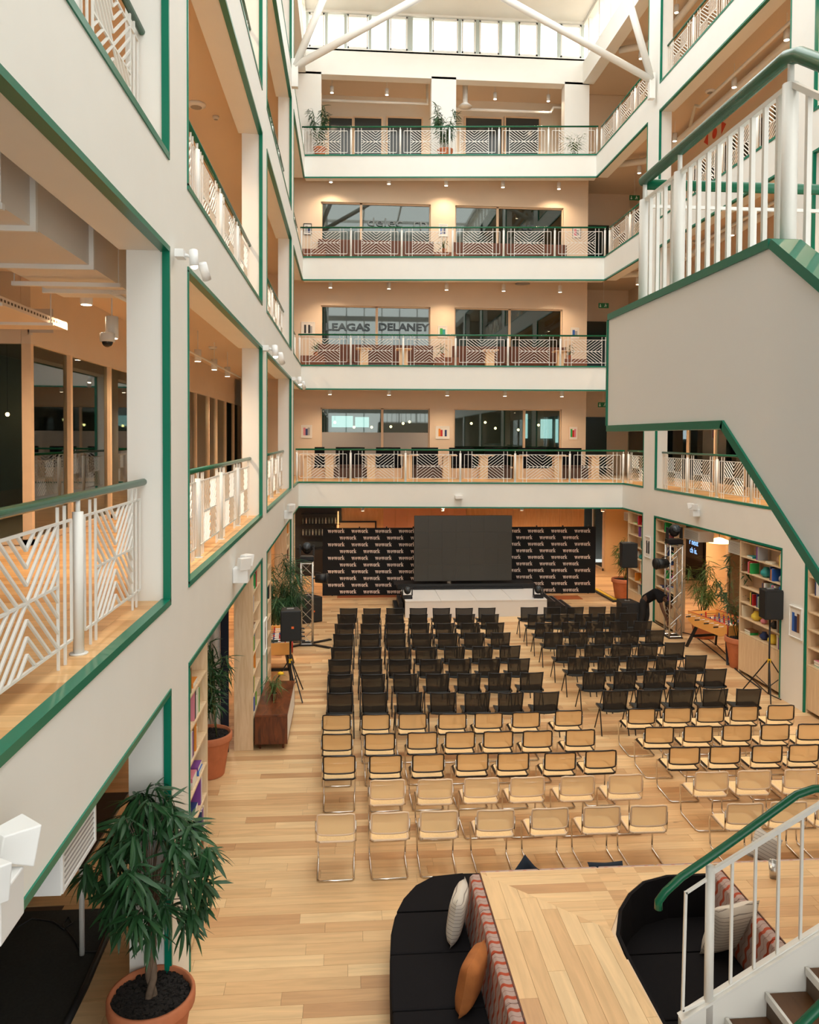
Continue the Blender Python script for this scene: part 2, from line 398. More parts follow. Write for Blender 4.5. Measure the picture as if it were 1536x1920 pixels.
# clerestory mullions across the far wall and sill
mb=MB(); wx=[PY(x,60,YW).x for x in (576,612,648,694,728,768,808,863,896,940,970,1012,1049,1094)]
mb.box(XL,XR+.1,YW,YW+.3,19.5,19.6); mb.box(XL,XR+.1,YW-.02,YW+.3,ROOF-.08,ROOF)
cf=struct(mb.build('wall_clerestory',METW))
cm=mat('clerestory_frame',(.50,.56,.53),.5)
for i,x in enumerate(wx):
    wd=.13 if i in (5,8) else .055
    mb=MB(); mb.box(x-wd,x+wd,YW+.05,YW+.15,19.6,ROOF-.08)
    if i in (5,8): mb.box(x-.015,x+.015,YW+.03,YW+.05,19.6,ROOF-.08)
    o=mb.build('mullion',cm,cf)
for i in range(len(wx)-1):
    if i%2==0 or i==7:
        a,b=wx[i]+.07,wx[i+1]-.07
        mb=MB()
        for q in ((a,a+.05,19.62,ROOF-.1),(b-.05,b,19.62,ROOF-.1),(a,b,19.62,19.68),(a,b,ROOF-.16,ROOF-.1)): mb.box(q[0],q[1],YW+.03,YW+.1,q[2],q[3])
        mb.build('sash',METW,cf)
GL0=glassmat('clear_glass',(.95,.98,.97),.02)
n=1
for i in range(len(wx)-1): struct(MB().box(wx[i]+.05,wx[i+1]-.05,YW+.10,YW+.11,19.6,ROOF-.08).build('window_%d'%n,GL0)); n+=1

# windows of the lower far galleries
wsplit={4:[(602,676,808),(855,931,1056)],3:[(602,706,808),(853,955,1054)],2:[(600,717,806),(850,984,1051)]}
for k in (2,3,4):
    for (x0,xm,x1),(ga,gb) in zip(wsplit[k],gx):
        xs=[ga,PY(xm,813,YW).x,gb]
        for a,b in ((xs[0],xs[1]),(xs[1],xs[2])):
            fr=MB(); z0=FL[k]+.3; z1=tops[k]; fw_=.045
            for q in ((a,a+fw_,z0,z1),(b-fw_,b,z0,z1),(a,b,z0,z0+fw_),(a,b,z1-fw_,z1)): fr.box(q[0],q[1],YW+.10,YW+.2,q[2],q[3])
            wn=struct(fr.build('window_%d'%n,PINE)); n+=1
            MB().box(a+fw_,b-fw_,YW+.145,YW+.155,z0+fw_,z1-fw_).build('pane',GLASSD,wn)
            if k==2 and ga==gx[0][0]:
                MB().box(a+fw_,b-fw_,YW+.13,YW+.14,z0+fw_,FL[2]+1.62).build('frosted_film',FROST,wn)
# rooms behind them
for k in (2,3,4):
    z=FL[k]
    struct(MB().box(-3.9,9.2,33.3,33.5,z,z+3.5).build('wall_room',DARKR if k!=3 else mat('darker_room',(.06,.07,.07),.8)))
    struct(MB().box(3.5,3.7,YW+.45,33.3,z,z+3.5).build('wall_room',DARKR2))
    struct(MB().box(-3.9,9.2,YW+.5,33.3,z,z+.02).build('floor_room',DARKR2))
# top gallery back partition behind the pillars (cream boards with dark doors)
pt=MB(); pt.box(-3.9,12,32.6,32.8,15.4,19.1); struct(pt.build('wall_partition',CREAM))
dk=mat('dark_door_glass',(.05,.06,.06),.15)
for i,(a,b) in enumerate(((617,660),(665,715),(727,790),(873,940),(948,1010))):
    p0=PY(a,250,32.55); p1=PY(b,250,32.55); top=PY(a,222,32.55).z
    d=MB(); d.box(p0.x,p1.x,32.5,32.56,15.42,top); o=struct(d.build('door_%d'%(i+1),dk))
    fr=MB(); fr.box(p0.x-.06,p0.x,32.46,32.6,15.4,top+.06); fr.box(p1.x,p1.x+.06,32.46,32.6,15.4,top+.06); fr.box(p0.x,p1.x,32.46,32.6,top,top+.06); fr.build('door_frame',PINE,o)

# side partitions of the galleries: glazed timber frames with a solid band above
def partition(side,X,k,y0,y1,zt,panes=True):
    dr=-1 if side=='left' else 1
    z=FL[k]; mb=MB(); xa,xb=(X-.12,X) if side=='left' else (X,X+.12)
    mb.box(xa,xb,y0,y1,z+zt,FL[k+1]-.27 if k<5 else 19.05)
    wl=struct(mb.build('wall_partition_'+side,WALLT))
    fr=MB(); y=y0; i=0
    fr.box(xa,xb,y0,y1,z,z+.07)
    while y<y1:
        fr.box(xa,xb,y,y+.09,z,z+zt); yn=y+random.choice([1.9,2.0,1.5])
        if panes: MB().box(X-.065,X-.055,y+.09,min(yn,y1),z+.07,z+zt).build('pane',GLASSC,wl) if side=='left' else MB().box(X+.055,X+.065,y+.09,min(yn,y1),z+.07,z+zt).build('pane',GLASSC,wl)
        y=yn; i+=1
    fr.build('timber_frame',PINE,wl)
for k in (2,3,4,5):
    partition('left',-4.12,k,10.8,33.9,2.64); partition('right',11.35,k,4,33.9,2.64)
    z=FL[k]
    # partition turning the corner, facing the camera
    mb=MB(); mb.box(-9.1,-4.245,10.8,10.92,z+2.64,z+3.58); wl=struct(mb.build('wall_partition_corner',WALLT))
    fr=MB()
    for x in (-5.0,-6.4,-8.0): fr.box(x,x+.1,10.8,10.92,z,z+2.64)
    fr.box(-9.1,-4.26,10.8,10.92,z,z+.08); fr.build('timber_frame',PINE,wl)
    MB().box(-9.1,-4.2,10.86,10.87,z+.08,z+2.64).build('pane',GLASSC,wl)
    struct(MB().box(9.1,11.5,31.6,31.75,z,FL[k+1]-.28 if k<5 else 19.04).build('wall_far_right',WALLT))
    if k<5: struct(MB().box(9.55,10.5,31.55,31.6,z+.01,z+2.3).build('door_%d'%(10+k),mat('dark_green_glass_door',(.03,.045,.04),.12)))
    # dim office interiors behind
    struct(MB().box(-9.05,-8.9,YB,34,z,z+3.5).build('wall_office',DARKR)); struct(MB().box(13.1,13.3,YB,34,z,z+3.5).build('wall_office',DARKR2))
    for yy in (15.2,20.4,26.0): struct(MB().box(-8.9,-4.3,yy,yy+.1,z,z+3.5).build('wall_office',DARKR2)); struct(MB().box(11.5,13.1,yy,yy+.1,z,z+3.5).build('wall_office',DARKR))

# ground floor walls: left side, right side, back
struct(MB().box(-4.3,-4.15,9.0,33,0,3.57).build('wall_ground_left',PINE))
struct(MB().box(-9.1,-4.15,9.0,9.15,0,3.57).build('wall_ground_left_end',mat('shade_dark_wall',(.05,.048,.04),.9)))  # near-black colour stands for the darkness of the unlit room
struct(MB().box(-4.3,9.5,31.2,31.4,0,3.57).build('wall_back',ORWOOD))
bk=bpy.data.objects['wall_back']
for i in range(29):
    x=-4.2+i*.47
    if -.2>x> -2.0 : continue
    MB().box(x,x+.462,31.17,31.2,0,3.5).build('board',REDW if 1.2<x<4.6 else ORWOOD,bk)
# flat dark panel standing in for the shade of the bar opening, left of the backdrop
rc=struct(MB().box(-2.0,-.2,31.12,31.19,0,2.62).build('wall_recess',mat('recess_shade',(.035,.04,.04),.5)))
# right side ground floor
fr=MB(); fr.box(10.2,10.3,30.96,33.9,0,.1); fr.box(10.2,10.3,30.96,31.06,0,2.9); fr.box(10.2,10.3,32.3,32.4,0,2.9); fr.box(10.2,10.3,30.96,33.9,2.8,2.9)
gp=struct(fr.build('wall_glass_partition',PINE)); MB().box(10.24,10.26,31,33.8,.1,2.8).build('pane',GLASSD,gp)
wr=MB(); wr.box(11.3,11.45,YB,33,2.55,3.57); wr.box(10.25,13.3,30.8,30.95,0,3.57); wr.box(11.3,11.45,22.9,24.2,0,2.55)
gr=struct(wr.build('wall_ground_right',mat('honey_board',(.80,.56,.30),.6)))
fr=MB(); y=4.0
while y<22.9: fr.box(11.28,11.4,y,y+.12,0,2.6); MB().box(11.33,11.34,y+.12,y+1.25,0.05,2.55).build('pane',GLASSC,gr); y+=1.25
fr.box(11.28,11.4,4,22.9,0,.06)
fr.build('timber_frame',PINE,gr)
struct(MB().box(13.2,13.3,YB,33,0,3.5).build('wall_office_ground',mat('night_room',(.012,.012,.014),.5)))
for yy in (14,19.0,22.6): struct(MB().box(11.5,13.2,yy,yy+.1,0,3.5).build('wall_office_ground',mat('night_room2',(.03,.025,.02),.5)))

# ================================================================== RAILINGS
LAT={}
def lattice(W):
    key=round(W,2)
    if key in LAT: return LAT[key]
    W=key; mb=MB(); t=.016
    def seg(a,b): mb.bar((a[0],0,a[1]),(b[0],0,b[1]),t,t)
    zt,zb,zm=.90,.13,.515
    l,r=.13*W/1.75,W-.13*W/1.75
    seg((l,zt),(r,zt)); seg((l,zb),(r,zb)); seg((l,zb),(l,zt)); seg((r,zb),(r,zt))
    l2,r2=l+.12,r-.12; sl,sr=l2+.12,r2-.12
    for x in (l2,sl,sr,r2): seg((x,0),(x,1.0))
    seg((sl,zm),(sr,zm))
    cx=(sl+sr)/2; hw=(sr-sl)/2; 
    n=9; k=(zt-zm)/hw*1.0                     # diagonal slope
    def clipseg(sx,off,top):
        # line in quadrant: z = zm + (x')*k + off, x' distance from centre; reflected for the lower half
        pts=[]
        for i in range(0,41):
            xp=hw*i/40; zz=xp*k+off
            if 0<=zz<=zt-zm: pts.append((xp,zz))
        if len(pts)<2: return
        a,b=pts[0],pts[-1]
        # exact ends
        x0=max(0,-off/k); x1=min(hw,((zt-zm)-off)/k)
        if x1-x0<.03: return
        f=lambda xp: (cx+sx*xp, zm+(1 if top else -1)*(xp*k+off))
        seg(f(x0),f(x1))
    for top in (True,False):
        for sx in (-1,1):
            for j in range(-3,4): clipseg(sx,j*(zt-zm)/4.0,top)
    LAT[key]=mb.mesh('lattice_panel',METW); return LAT[key]
PST=None
def railing(p0,p1,z,label,group=None,pw=1.75,green=RAILG,ends=True):
    global PST
    p0=Vector((p0[0],p0[1],z)); p1=Vector((p1[0],p1[1],z)); d=p1-p0; L=d.length; a=math.atan2(d.y,d.x)
    r=thing('balcony_railing',label,'railing',p0,group); ORG[r.name]=Vector((0,0,0)); r.rotation_euler=(0,0,a)
    n=max(1,round(L/pw)); W=L/n
    MB().tube([(0,0,1.04),(L,0,1.04)],.03,10).build('handrail',green,r,True)
    if PST is None:
        PST=MB().tube([(0,0,.008),(0,0,.94)],.035,10).tube([(0,0,.94),(0,0,1.02)],.016,8).lathe([(.06,0),(.06,.01)],n=10).mesh('post',METW,True)
    for i in range(n+1):
        if i in (0,n): 
            if not ends: continue
            inst(PST,'post',r,(.04 if i==0 else L-.04,0,0))
        else: inst(PST,'post',r,(i*W,0,0))
    me=lattice(W)
    for i in range(n): inst(me,'lattice_panel',r,(i*W,0,0))
    return r
bn=['nearest the camera','second from the camera','third from the camera','farthest from the camera']
for side,X in (('left',XL-.22),('right',XR+.22)):
    for k in (2,3,4,5):
        D=(DL if side=='left' else DR)[k]
        for i in range(4):
            y0=CY[i][1]+.01; y1=(CY[i+1][0]-.01) if i<3 else D+(.15 if side=='left' else .15)
            if side=='right' and i==0: continue
            if side=='left' and i==0 and k>3: continue
            railing((X,y0),(X,y1),FL[k],'white lattice railing with green handrail, %s side, %s, bay %s'%(side,LEVN[k],bn[i]),'gallery railings',ends=(i==3))
for k in (2,3,4,5):
    railing((XL-.1,DL[k]+.13),(XR+.1,DR[k]+.13),FL[k],'white lattice railing across the far end of the hall, %s'%LEVN[k],'gallery railings',pw=1.78)

# ================================================================== LAMPS
CANL={}
def canlamp(loc,label,power=18,drop=.3,r=.07,light=True,group='cylinder ceiling lamps',col=(1,.73,.48)):
    if 'can' not in CANL:
        CANL['can']=MB().lathe([(.07,.0),(.07,.24),(.02,.245)],n=14).mesh('housing',PLAST,True)
        CANL['rod']=MB().tube([(0,0,.24),(0,0,.62)],.008,6).mesh('stem',PLAST)
        CANL['dsk']=MB().lathe([(.058,-.004),(.058,-.001)],n=14).mesh('diffuser',LAMPE)
    t=thing('ceiling_lamp',label,'lamp',loc,group); ORG[t.name]=Vector((0,0,0))
    inst(CANL['can'],'housing',t); inst(CANL['rod'],'stem',t); inst(CANL['dsk'],'diffuser',t)
    if light:
        key=('L',power,col)
        if key not in CANL:
            L=bpy.data.lights.new('lamp_light','SPOT'); L.energy=power; L.color=col; L.spot_size=R(150); L.spot_blend=.8; L.shadow_soft_size=.06; CANL[key]=L
        o=bpy.data.objects.new('lamp_light',CANL[key]); COL.objects.link(o); o.location=(0,0,-.02); o.parent=t
for k in (1,2,3,4,5):
    zl=(FL[k+1]-.28-.62) if k<5 else 18.42
    P=[0,240,270,260,240,220][k]
    lev='the ground floor' if k==1 else LEVN[k]
    for j,y in enumerate((9.5,11.6,13.7,16.4,18.4,20.4,24.2,26.6)):
        if k==1 and y<15: continue
        canlamp((-3.0,y,zl),'white cylinder ceiling lamp, left side of %s, %s from the camera'%(lev,ORDN[j]),P,light=(j%2==0))
    for j,y in enumerate((12.5,15.2,17.9,20.4,24.2,27.2)):
        canlamp((10.1,y,zl),'white cylinder ceiling lamp, right side of %s, %s from the camera'%(lev,ORDN[j]),P*1.0,light=(j%2==0))
    for j,x in enumerate((-.6,1.5,3.6,5.7,7.8)):
        canlamp((x,[29.2,28.5,28.9,29.2,30.9][k-1],zl),'white cylinder ceiling lamp, far end of %s, %s from the left'%(lev,ORDN[j]),[150,150,140,120,110][k-1],light=(j%2==0))
canlamp((-2.6,9.1,FL[3]-.28-1.05),'white cylinder lamp beside the dome camera over the left gallery',60,group=None)

# spotlights fixed to the heads of the left columns
def adj_spot(loc,label,s=1.0):
    t=thing('spotlight',label,'lamp',loc,'spotlights on the column heads')
    x,y,z=loc
    MB().box(x-.09*s,x+.02*s,y-.06*s,y+.14*s,z,z+.1*s).build('bracket',PLAST,t,bevel=.006)
    MB().tube([(x+.02*s,y+.05*s,z+.05*s),(x+.10*s,y+.08*s,z+.02*s)],.02*s,8).build('arm',PLAST,t,True)
    MB().tube([(x+.12*s,y+.06*s,z+.1*s),(x+.14*s,y+.0*s,z-.1*s)],.055*s,14).build('housing',PLAST,t,True)
    MB().tube([(x+.1401*s,y-.0*s,z-.1*s),(x+.1405*s,y-.003*s,z-.104*s)],.045*s,14).build('lens',LAMPE,t)
    MB().tube([(x+.20*s,y+.2*s,z-.02*s),(x+.24*s,y+.32*s,z-.2*s)],.055*s,14).build('housing',PLAST,t,True)
adj_spot((XL+.09,7.2,6.86),'white twin spotlight on the nearest left column head, first gallery ceiling',.72)
adj_spot((XL+.09,14.8,6.86),'white twin spotlight on the second left column head, first gallery ceiling')
adj_spot((XL+.09,22.5,6.86),'white twin spotlight on the third left column head, first gallery ceiling')

for (px,py,zc,r_,nm,lb) in ((368,195,FL[4]-.28,.17,'ceiling_speaker','round ceiling speaker in the left second gallery'),(405,218,FL[4]-.28,.06,'smoke_detector','small smoke detector in the left second gallery'),(399,650,FL[3]-.28,.10,'smoke_detector','smoke detector in the left first gallery ceiling'),(1332,170,FL[5]-.28,.14,'smoke_detector','round detector under the right third gallery ceiling')):
    p=G(px,py,zc); t=thing(nm,lb,'detector' if nm[0]=='s' else 'speaker',p)
    MB().lathe([(r_*.7,-.06),(r_,-.03),(r_,-.001)],p,18).build('body',PLAST,t,True); MB().lathe([(r_*.6,-.064),(r_*.6,-.061)],p,16).build('cover',GREY,t)
# emergency lights
def emergency(loc,rz,label,s=1.0):
    t=thing('emergency_light',label,'emergency light',loc,None); ORG[t.name]=Vector((0,0,0)); t.rotation_euler=(0,0,rz)
    MB().box(.002,.205*s,-.115*s,.115*s,-.20*s,0).build('battery_box',PLAST,t,bevel=.008)
    for sy in (-1,1):
        M=Matrix.Translation((.10*s,sy*.09*s,.10*s))@Euler((0,R(12),R(sy*48))).to_matrix().to_4x4()
        mb=MB(); vs=[]
        for z,hw in ((-.06,.05),(.08,.085)):
            for x,y in ((-hw,-hw),(hw,-hw),(hw,hw),(-hw,hw)): vs.append(M@Vector((z*s+.06*s, x*s, y*s)))
        mb.add(vs,[(0,3,2,1),(4,5,6,7),(0,1,5,4),(1,2,6,5),(2,3,7,6),(3,0,4,7)]); mb.build('lamp_head',PLAST,t,bevel=.006)
    MB().tube([(.08*s,0,0),(.08*s,0,.1*s)],.025*s,8).build('swivel',PLAST,t)
emergency((XL,3.265,3.50),0,'big white emergency light with two lamp heads on the gallery front, lower left corner')
emergency((XL,11.0,3.50),0,'white emergency light on the left gallery front above the bookcase and potted palm')
emergency((XL,19.9,3.46),0,'small white emergency light on the left gallery front near the far end')
emergency((XR,19.4,3.52),math.pi,'white emergency light on the right gallery front above the glass doors',.9)
p=PY(860,932,25.25)
one(MB().box(p.x-.12,p.x+.12,25.1,25.32,p.z-.05,p.z+.05),'junction_box',PLAST,'small white box on the middle of the lowest far gallery front','box',bevel=.008)

# dome camera, sign plate, ducts and trays in the left gallery
t=thing('dome_camera','white dome security camera hanging under the cylinder lamp, left gallery','camera',(-2.62,9.0,6.32))
MB().lathe([(.055,.10),(.08,.09),(.08,.0)],(-2.62,9.0,6.32),14).build('housing',PLAST,t,True); MB().ball((-2.62,9.0,6.32),.06,14,8).build('dome',mat('dome_black',(.02,.02,.02),.1),t,True)
t=thing('air_duct','large rectangular white air duct with flanged joints along the left gallery ceiling','duct',(-2.9,6.0,6.95))
mb=MB().box(-3.05,-2.25,-1,8.9,6.78,7.34); mb.build('duct_body',mat('duct_paint',(.74,.70,.64),.5),t)
for y in (4.6,5.9,7.2,8.4): MB().box(-3.09,-2.21,y,y+.04,6.74,7.38).build('flange',METW,t)
for y in (5.2,7.8): MB().box(-3.15,-2.15,y,y+.04,6.70,6.74).tube([(-2.17,y+.02,6.7),(-2.17,y+.02,7.41)],.006,6).tube([(-3.13,y+.02,6.7),(-3.13,y+.02,7.41)],.006,6).build('hanger',METW,t)
t=thing('cable_tray','perforated cream cable tray hanging below the air duct in the left gallery','cable tray',(-3.7,6.5,6.6))
mb=MB().box(-4.05,-3.25,2,9.6,6.52,6.535).box(-3.26,-3.25,2,9.6,6.535,6.60).box(-4.05,-4.04,2,9.6,6.535,6.60); mb.build('tray',TAN,t)
hb=MB()
for i in range(90): hb.box(-3.249,-3.247,2.2+i*.08,2.24+i*.08,6.55,6.575)
o=hb.build('perforations',mat('slot_dark',(.15,.09,.05),.8),t); o['kind']='stuff'
for y in (5.5,7.7,9.0): MB().box(-4.1,-3.2,y,y+.03,6.49,6.52).tube([(-3.22,y,6.5),(-3.22,y,7.41)],.006,6).build('hanger',METW,t)
t=thing('conduit_pipe','thin white conduit pipe running under the left gallery ceiling','pipe',(-2.5,9,6.9))
MB().tube([(-2.4,8.4,6.75),(-2.4,12,6.85),(-2.9,14.2,6.85),(-2.9,22,6.9)],.022,8).build('pipe',METW,t,True)
one(MB().box(-4.12,-3.8,10.7,10.71,6.62,6.93).box(-4.12,-4.10,10.70,10.81,6.6,6.95),'sign_plate',mat('blank_plate',(.62,.56,.50),.4),'blank square translucent sign plate hanging at the left gallery corner','sign')
# ducts and pipes under ceilings of the right and far galleries
for k in (2,3,4,5):
    z=(FL[k+1] if k<5 else 19.33)
    t=thing('ventilation_pipe','white ventilation pipe under the right gallery ceiling, %s'%LEVN[k],'pipe',(10.2,20,z-.6))
    MB().tube([(10.6,8,z-.55),(10.6,26,z-.55),(10.2,27,z-.55),(9.4,27.4,z-.55)],.11,12).build('pipe',METW,t,True)
    MB().tube([(9.9,8,z-.75),(9.9,22,z-.75),(9.9,22.3,z-.6),(10.5,24,z-.5)],.045,8).build('branch_pipe',METW,t,True)
    if k in (2,3,4):
        for x in ((1.0,3.9,6.8) if k==2 else (1.7,6.4) if k==3 else ()):
            t=thing('ceiling_diffuser','round ceiling air diffuser at the far end of the %s, %s one'%(LEVN[k],{1.0:'left',3.9:'middle',6.8:'right',1.7:'left',6.4:'right'}[x]),'air diffuser',(x,YW-.9,z-.6),'round air diffusers')
            zz=z-.62
            MB().lathe([(.09,.34),(.09,.10),(.26,.02),(.28,0),(.05,-.01)],(x,YW-.9,zz),16).build('cone',GREY,t,True)
t=thing('ventilation_pipe','white angled ventilation pipe under the top gallery ceiling at the far end','pipe',(2,31.5,18.5))
MB().tube([(-1,31.3,18.3),(3.1,31.3,18.3),(3.1,31.3,19.06)],.06,8).build('pipe',METW,t,True); MB().tube([(4.2,31.3,18.15),(8,31.3,18.15),(8.1,31.3,18.35),(9.0,31.3,18.35),(9.0,31.3,19.06)],.06,8).build('pipe',METW,t,True)
t=thing('pendant_speaker','white hanging bell fitting under the top gallery ceiling','lamp',(4.5,30.7,18.0))
MB().lathe([(.1,1.05),(.1,.15),(.28,.0),(.05,-.02)],(4.5,30.7,18.0),16).build('bell',METW,t,True)

# roof trusses
def tubeP(a,b,r,t,nm): MB().tube([a,b],r,12).build(nm,METW,t,True)
for side,pn,others in (('left',PX(553,125,XL+.15),[]),('right',PX(1222,150,XR-.15),[])):
    t=thing('roof_truss','white steel tubes fanning up to the roof from the third %s column'%side,'roof truss',pn)
    y=pn.y; sg=1 if side=='left' else -1
    a=Vector((pn.x,y,pn.z))
    e1=PY(800 if side=='left' else 930,-12,y); e2=PY(622 if side=='left' else 1168,-40,y)
    tubeP(a,e1,.10,t,'tie_tube'); tubeP(a,e2,.10,t,'strut_tube')
    MB().bar(a-Vector((0,0,.55)),a+Vector((0,0,.18)),.17,.17).build('node_plate',METW,t,bevel=.01)

# ================================================================== TEXT
def text_mesh(s,size,mt,extrude=.001,offset=0,name='lettering'):
    cu=bpy.data.curves.new('t','FONT'); cu.body=s; cu.size=size; cu.extrude=extrude; cu.align_x='CENTER'; cu.align_y='CENTER'; cu.offset=offset; cu.resolution_u=3
    ob=bpy.data.objects.new('t',cu); COL.objects.link(ob)
    dg=bpy.context.evaluated_depsgraph_get(); me=bpy.data.meshes.new_from_object(ob.evaluated_get(dg)); me.materials.clear(); me.materials.append(mt)
    bpy.data.objects.remove(ob); bpy.data.curves.remove(cu); me.name=name; return me
def wework_word(W):
    # heavy high-contrast serif letters drawn as polygons, x height 1
    mb=MB(); X=0
    def q(*p): mb.add([(a*S,0,b*S) for a,b in p],[tuple(range(len(p)))])
    S=1
    def ww(x):
        for d in (0,.62):
            q((x+.0+d,.95),(x+.33+d,.95),(x+.50+d,.0),(x+.36+d,.0)); q((x+.36+d,0),(x+.50+d,0),(x+.70+d,.95),(x+.60+d,.95))
        q((x-.08,.9),(x+.42,.9),(x+.42,1),(x-.08,1)); q((x+.55,.9),(x+1.0,.9),(x+1.0,1),(x+.55,1)); q((x+1.12,.9),(x+1.45,.9),(x+1.45,1),(x+1.12,1))
        return x+1.5
    def oo(x,hole=True):
        n=14
        for i in range(n):
            a,b=2*math.pi*i/n,2*math.pi*(i+1)/n
            q((x+.43+.43*math.cos(a),.5+.52*math.sin(a)),(x+.43+.43*math.cos(b),.5+.52*math.sin(b)),(x+.43+.15*math.cos(b),.5+.42*math.sin(b)),(x+.43+.15*math.cos(a),.5+.42*math.sin(a)))
        return x+.95
    def ee(x):
        n=14
        for i in range(n):
            a,b=2*math.pi*i/n,2*math.pi*(i+1)/n
            if i in (12,): continue
            q((x+.42+.42*math.cos(a),.5+.52*math.sin(a)),(x+.42+.42*math.cos(b),.5+.52*math.sin(b)),(x+.42+.16*math.cos(b),.5+.42*math.sin(b)),(x+.42+.16*math.cos(a),.5+.42*math.sin(a)))
        q((x+.2,.46),(x+.82,.46),(x+.82,.56),(x+.2,.56)); return x+.92
    def st(x,h):
        q((x+.08,0),(x+.34,0),(x+.34,h),(x+.08,h)); q((x-.02,0),(x+.46,0),(x+.46,.09),(x-.02,.09)); q((x-.02,h-.09),(x+.3,h-.09),(x+.3,h),(x-.02,h))
    X=ww(0); X=ee(X+.02); X=ww(X+.06); X=oo(X+.02)
    st(X,1); q((X+.34,.7),(X+.5,1.0),(X+.72,.98),(X+.72,.72),(X+.55,.72),(X+.44,.68)); X+=.78
    st(X,1.45); q((X+.34,.42),(X+.70,.93),(X+.84,.93),(X+.40,.36)); q((X+.44,.56),(X+.62,.70),(X+.98,.0),(X+.66,0)); q((X+.58,.88),(X+.95,.88),(X+.95,.97),(X+.58,.97)); X+=1.0
    s=W/X; vs=[((a-X/2)*s,b,(c-.5)*s*1.22) for a,b,c in mb.v]; mb.v=vs
    return mb.mesh('printed_word',mat('print_pale',(.95,.80,.70),.6))
WORD=wework_word(.55)
def backdrop(name,x0,x1,y,z1,label,wx0,wx1o,rng):
    t=thing(name,label,'backdrop',((x0+x1)/2,y,0)); 
    MB().box(x0,x1,y,y+.03,.02,z1).build('printed_panel',mat('backdrop_black',(.006,.006,.007),.8),t,bevel=.004)
    for i in range(int((x1-x0)/.9)+1):
        MB().box(x0+.3+i*.9,x0+.34+i*.9,y+.03,y+.1,.0,z1+.04).build('clamp_pole',BLKM,t)
    return t
def words(t,xs,z,y):
    o=t.location
    for x in xs: inst(WORD,'printed_word',t,(x-o.x,y-o.y-.004,z-o.z))
bl=PY(605,1050,26.47).x; brx=PY(1117,1050,26.42).x
t1=backdrop('event_backdrop',bl,3.35,26.47,2.27,'long black backdrop left of the screen printed with rows of wework',0,0,0)
t2=backdrop('event_backdrop',3.4,brx,26.42,2.29,'long black backdrop right of the screen printed with rows of wework',0,0,0)
for r in range(10):
    py=996.5+12.62*r
    xs=[630.5+44.3*i+(22.2 if r%2 else 0) for i in range(5)]
    for x in xs:
        p=PY(x,py,26.46)
        if p.x<3.0: words(t1,[p.x],p.z,26.47)
    py=996+12.3*r
    xs=[1092.5-43.7*i-(21.8 if r%2 else 0) for i in range(5)]
    for x in xs:
        p=PY(x,py,26.41)
        if p.x>3.8: words(t2,[p.x],p.z,26.42)

# LED wall, stage, steps
sl,sr_=PY(777,1030,25.0),PY(960,1030,25.0)
t=thing('led_wall','large dark grey LED screen standing in the middle of the stage','screen',((sl.x+sr_.x)/2,25.0,.55))
zt=PY(868,967,25).z; zb=PY(868,1089,25).z
mb=MB().box(sl.x,sr_.x,25.02,25.12,zb,zt); mb.build('cabinet',BLK,t)
nx,nz=7,4
for i in range(nx):
    for j in range(nz):
        a=sl.x+(sr_.x-sl.x)*i/nx; b=sl.x+(sr_.x-sl.x)*(i+1)/nx; c=zb+(zt-zb)*j/nz; d=zb+(zt-zb)*(j+1)/nz
        MB().box(a+.0008,b-.0008,25.0,25.02,c+.0008,d-.0008).build('led_panel',SCREEN,t)
t=thing('led_wall_base','long low black riser under the LED screen on the stage','riser',(3.7,25.0,.5))
a=PY(745,1095,25.0).x; b=PY(1002,1095,25.0).x
MB().box(a,b,24.86,25.6,.5,.66).build('riser_box',BLK,t,bevel=.01); MB().box(a+.5,b-.4,24.80,24.86,.51,.56).build('front_rail',BLKM,t)
MB().box(a-.1,a+.5,24.82,25.5,.66,.68).build('top_plate',BLK,t)
sx0,sx1,sy0,sy1=1.72,5.95,23.15,24.86
t=thing('stage','low white stage platform with pale top panels and a white front skirt','stage',((sx0+sx1)/2,sy0,0))
for i in range(4):
    a=sx0+(sx1-sx0)*i/4; b=sx0+(sx1-sx0)*(i+1)/4
    MB().box(a+.004,b-.004,sy0,sy1,.46,.50).build('deck_panel',STAGEW,t,bevel=.003)
MB().box(sx0,sx1,sy0+.01,sy0+.03,.0,.457).build('front_skirt',STAGEW,t); MB().box(sx0,sx0+.02,sy0+.03,sy1,.0,.457).box(sx1-.02,sx1,sy0+.03,sy1,0,.457).box(sx0+.1,sx1-.1,sy0+.2,sy1,0,.44).build('side_skirt',BLK,t)
t=thing('stage_steps','black steps with pale nosings at the right end of the stage','steps',(6.4,24,0))
for i,(h) in enumerate((.38,.25,.13)):
    x=sx1+.02+i*.3
    MB().box(x,x+.3,23.4,24.9,0,h).build('step',BLK,t); MB().box(x+.27,x+.3,23.4,24.9,h,h+.006).build('nosing',ALU,t)
t=thing('stage_steps','black steps at the left end of the stage','steps',(1.5,24.5,0))
for i,(h) in enumerate((.33,.17)):
    x=sx0-.03-i*.12
    MB().box(x-.12,x,23.6,24.9,0,h).build('step',BLK,t)
one(MB().box(-.3,5.2,26.15,28.4,.001,.012),'stage_rug',mat('rust_rug',(.33,.09,.03),.9),'rust red rug on the floor behind and under the black backdrop','rug')
one(MB().box(6.9,7.75,25.5,26.1,.001,.012),'small_rug',mat('rust_rug2',(.40,.11,.03),.9),'small rust mat on the floor right of the stage steps','rug')

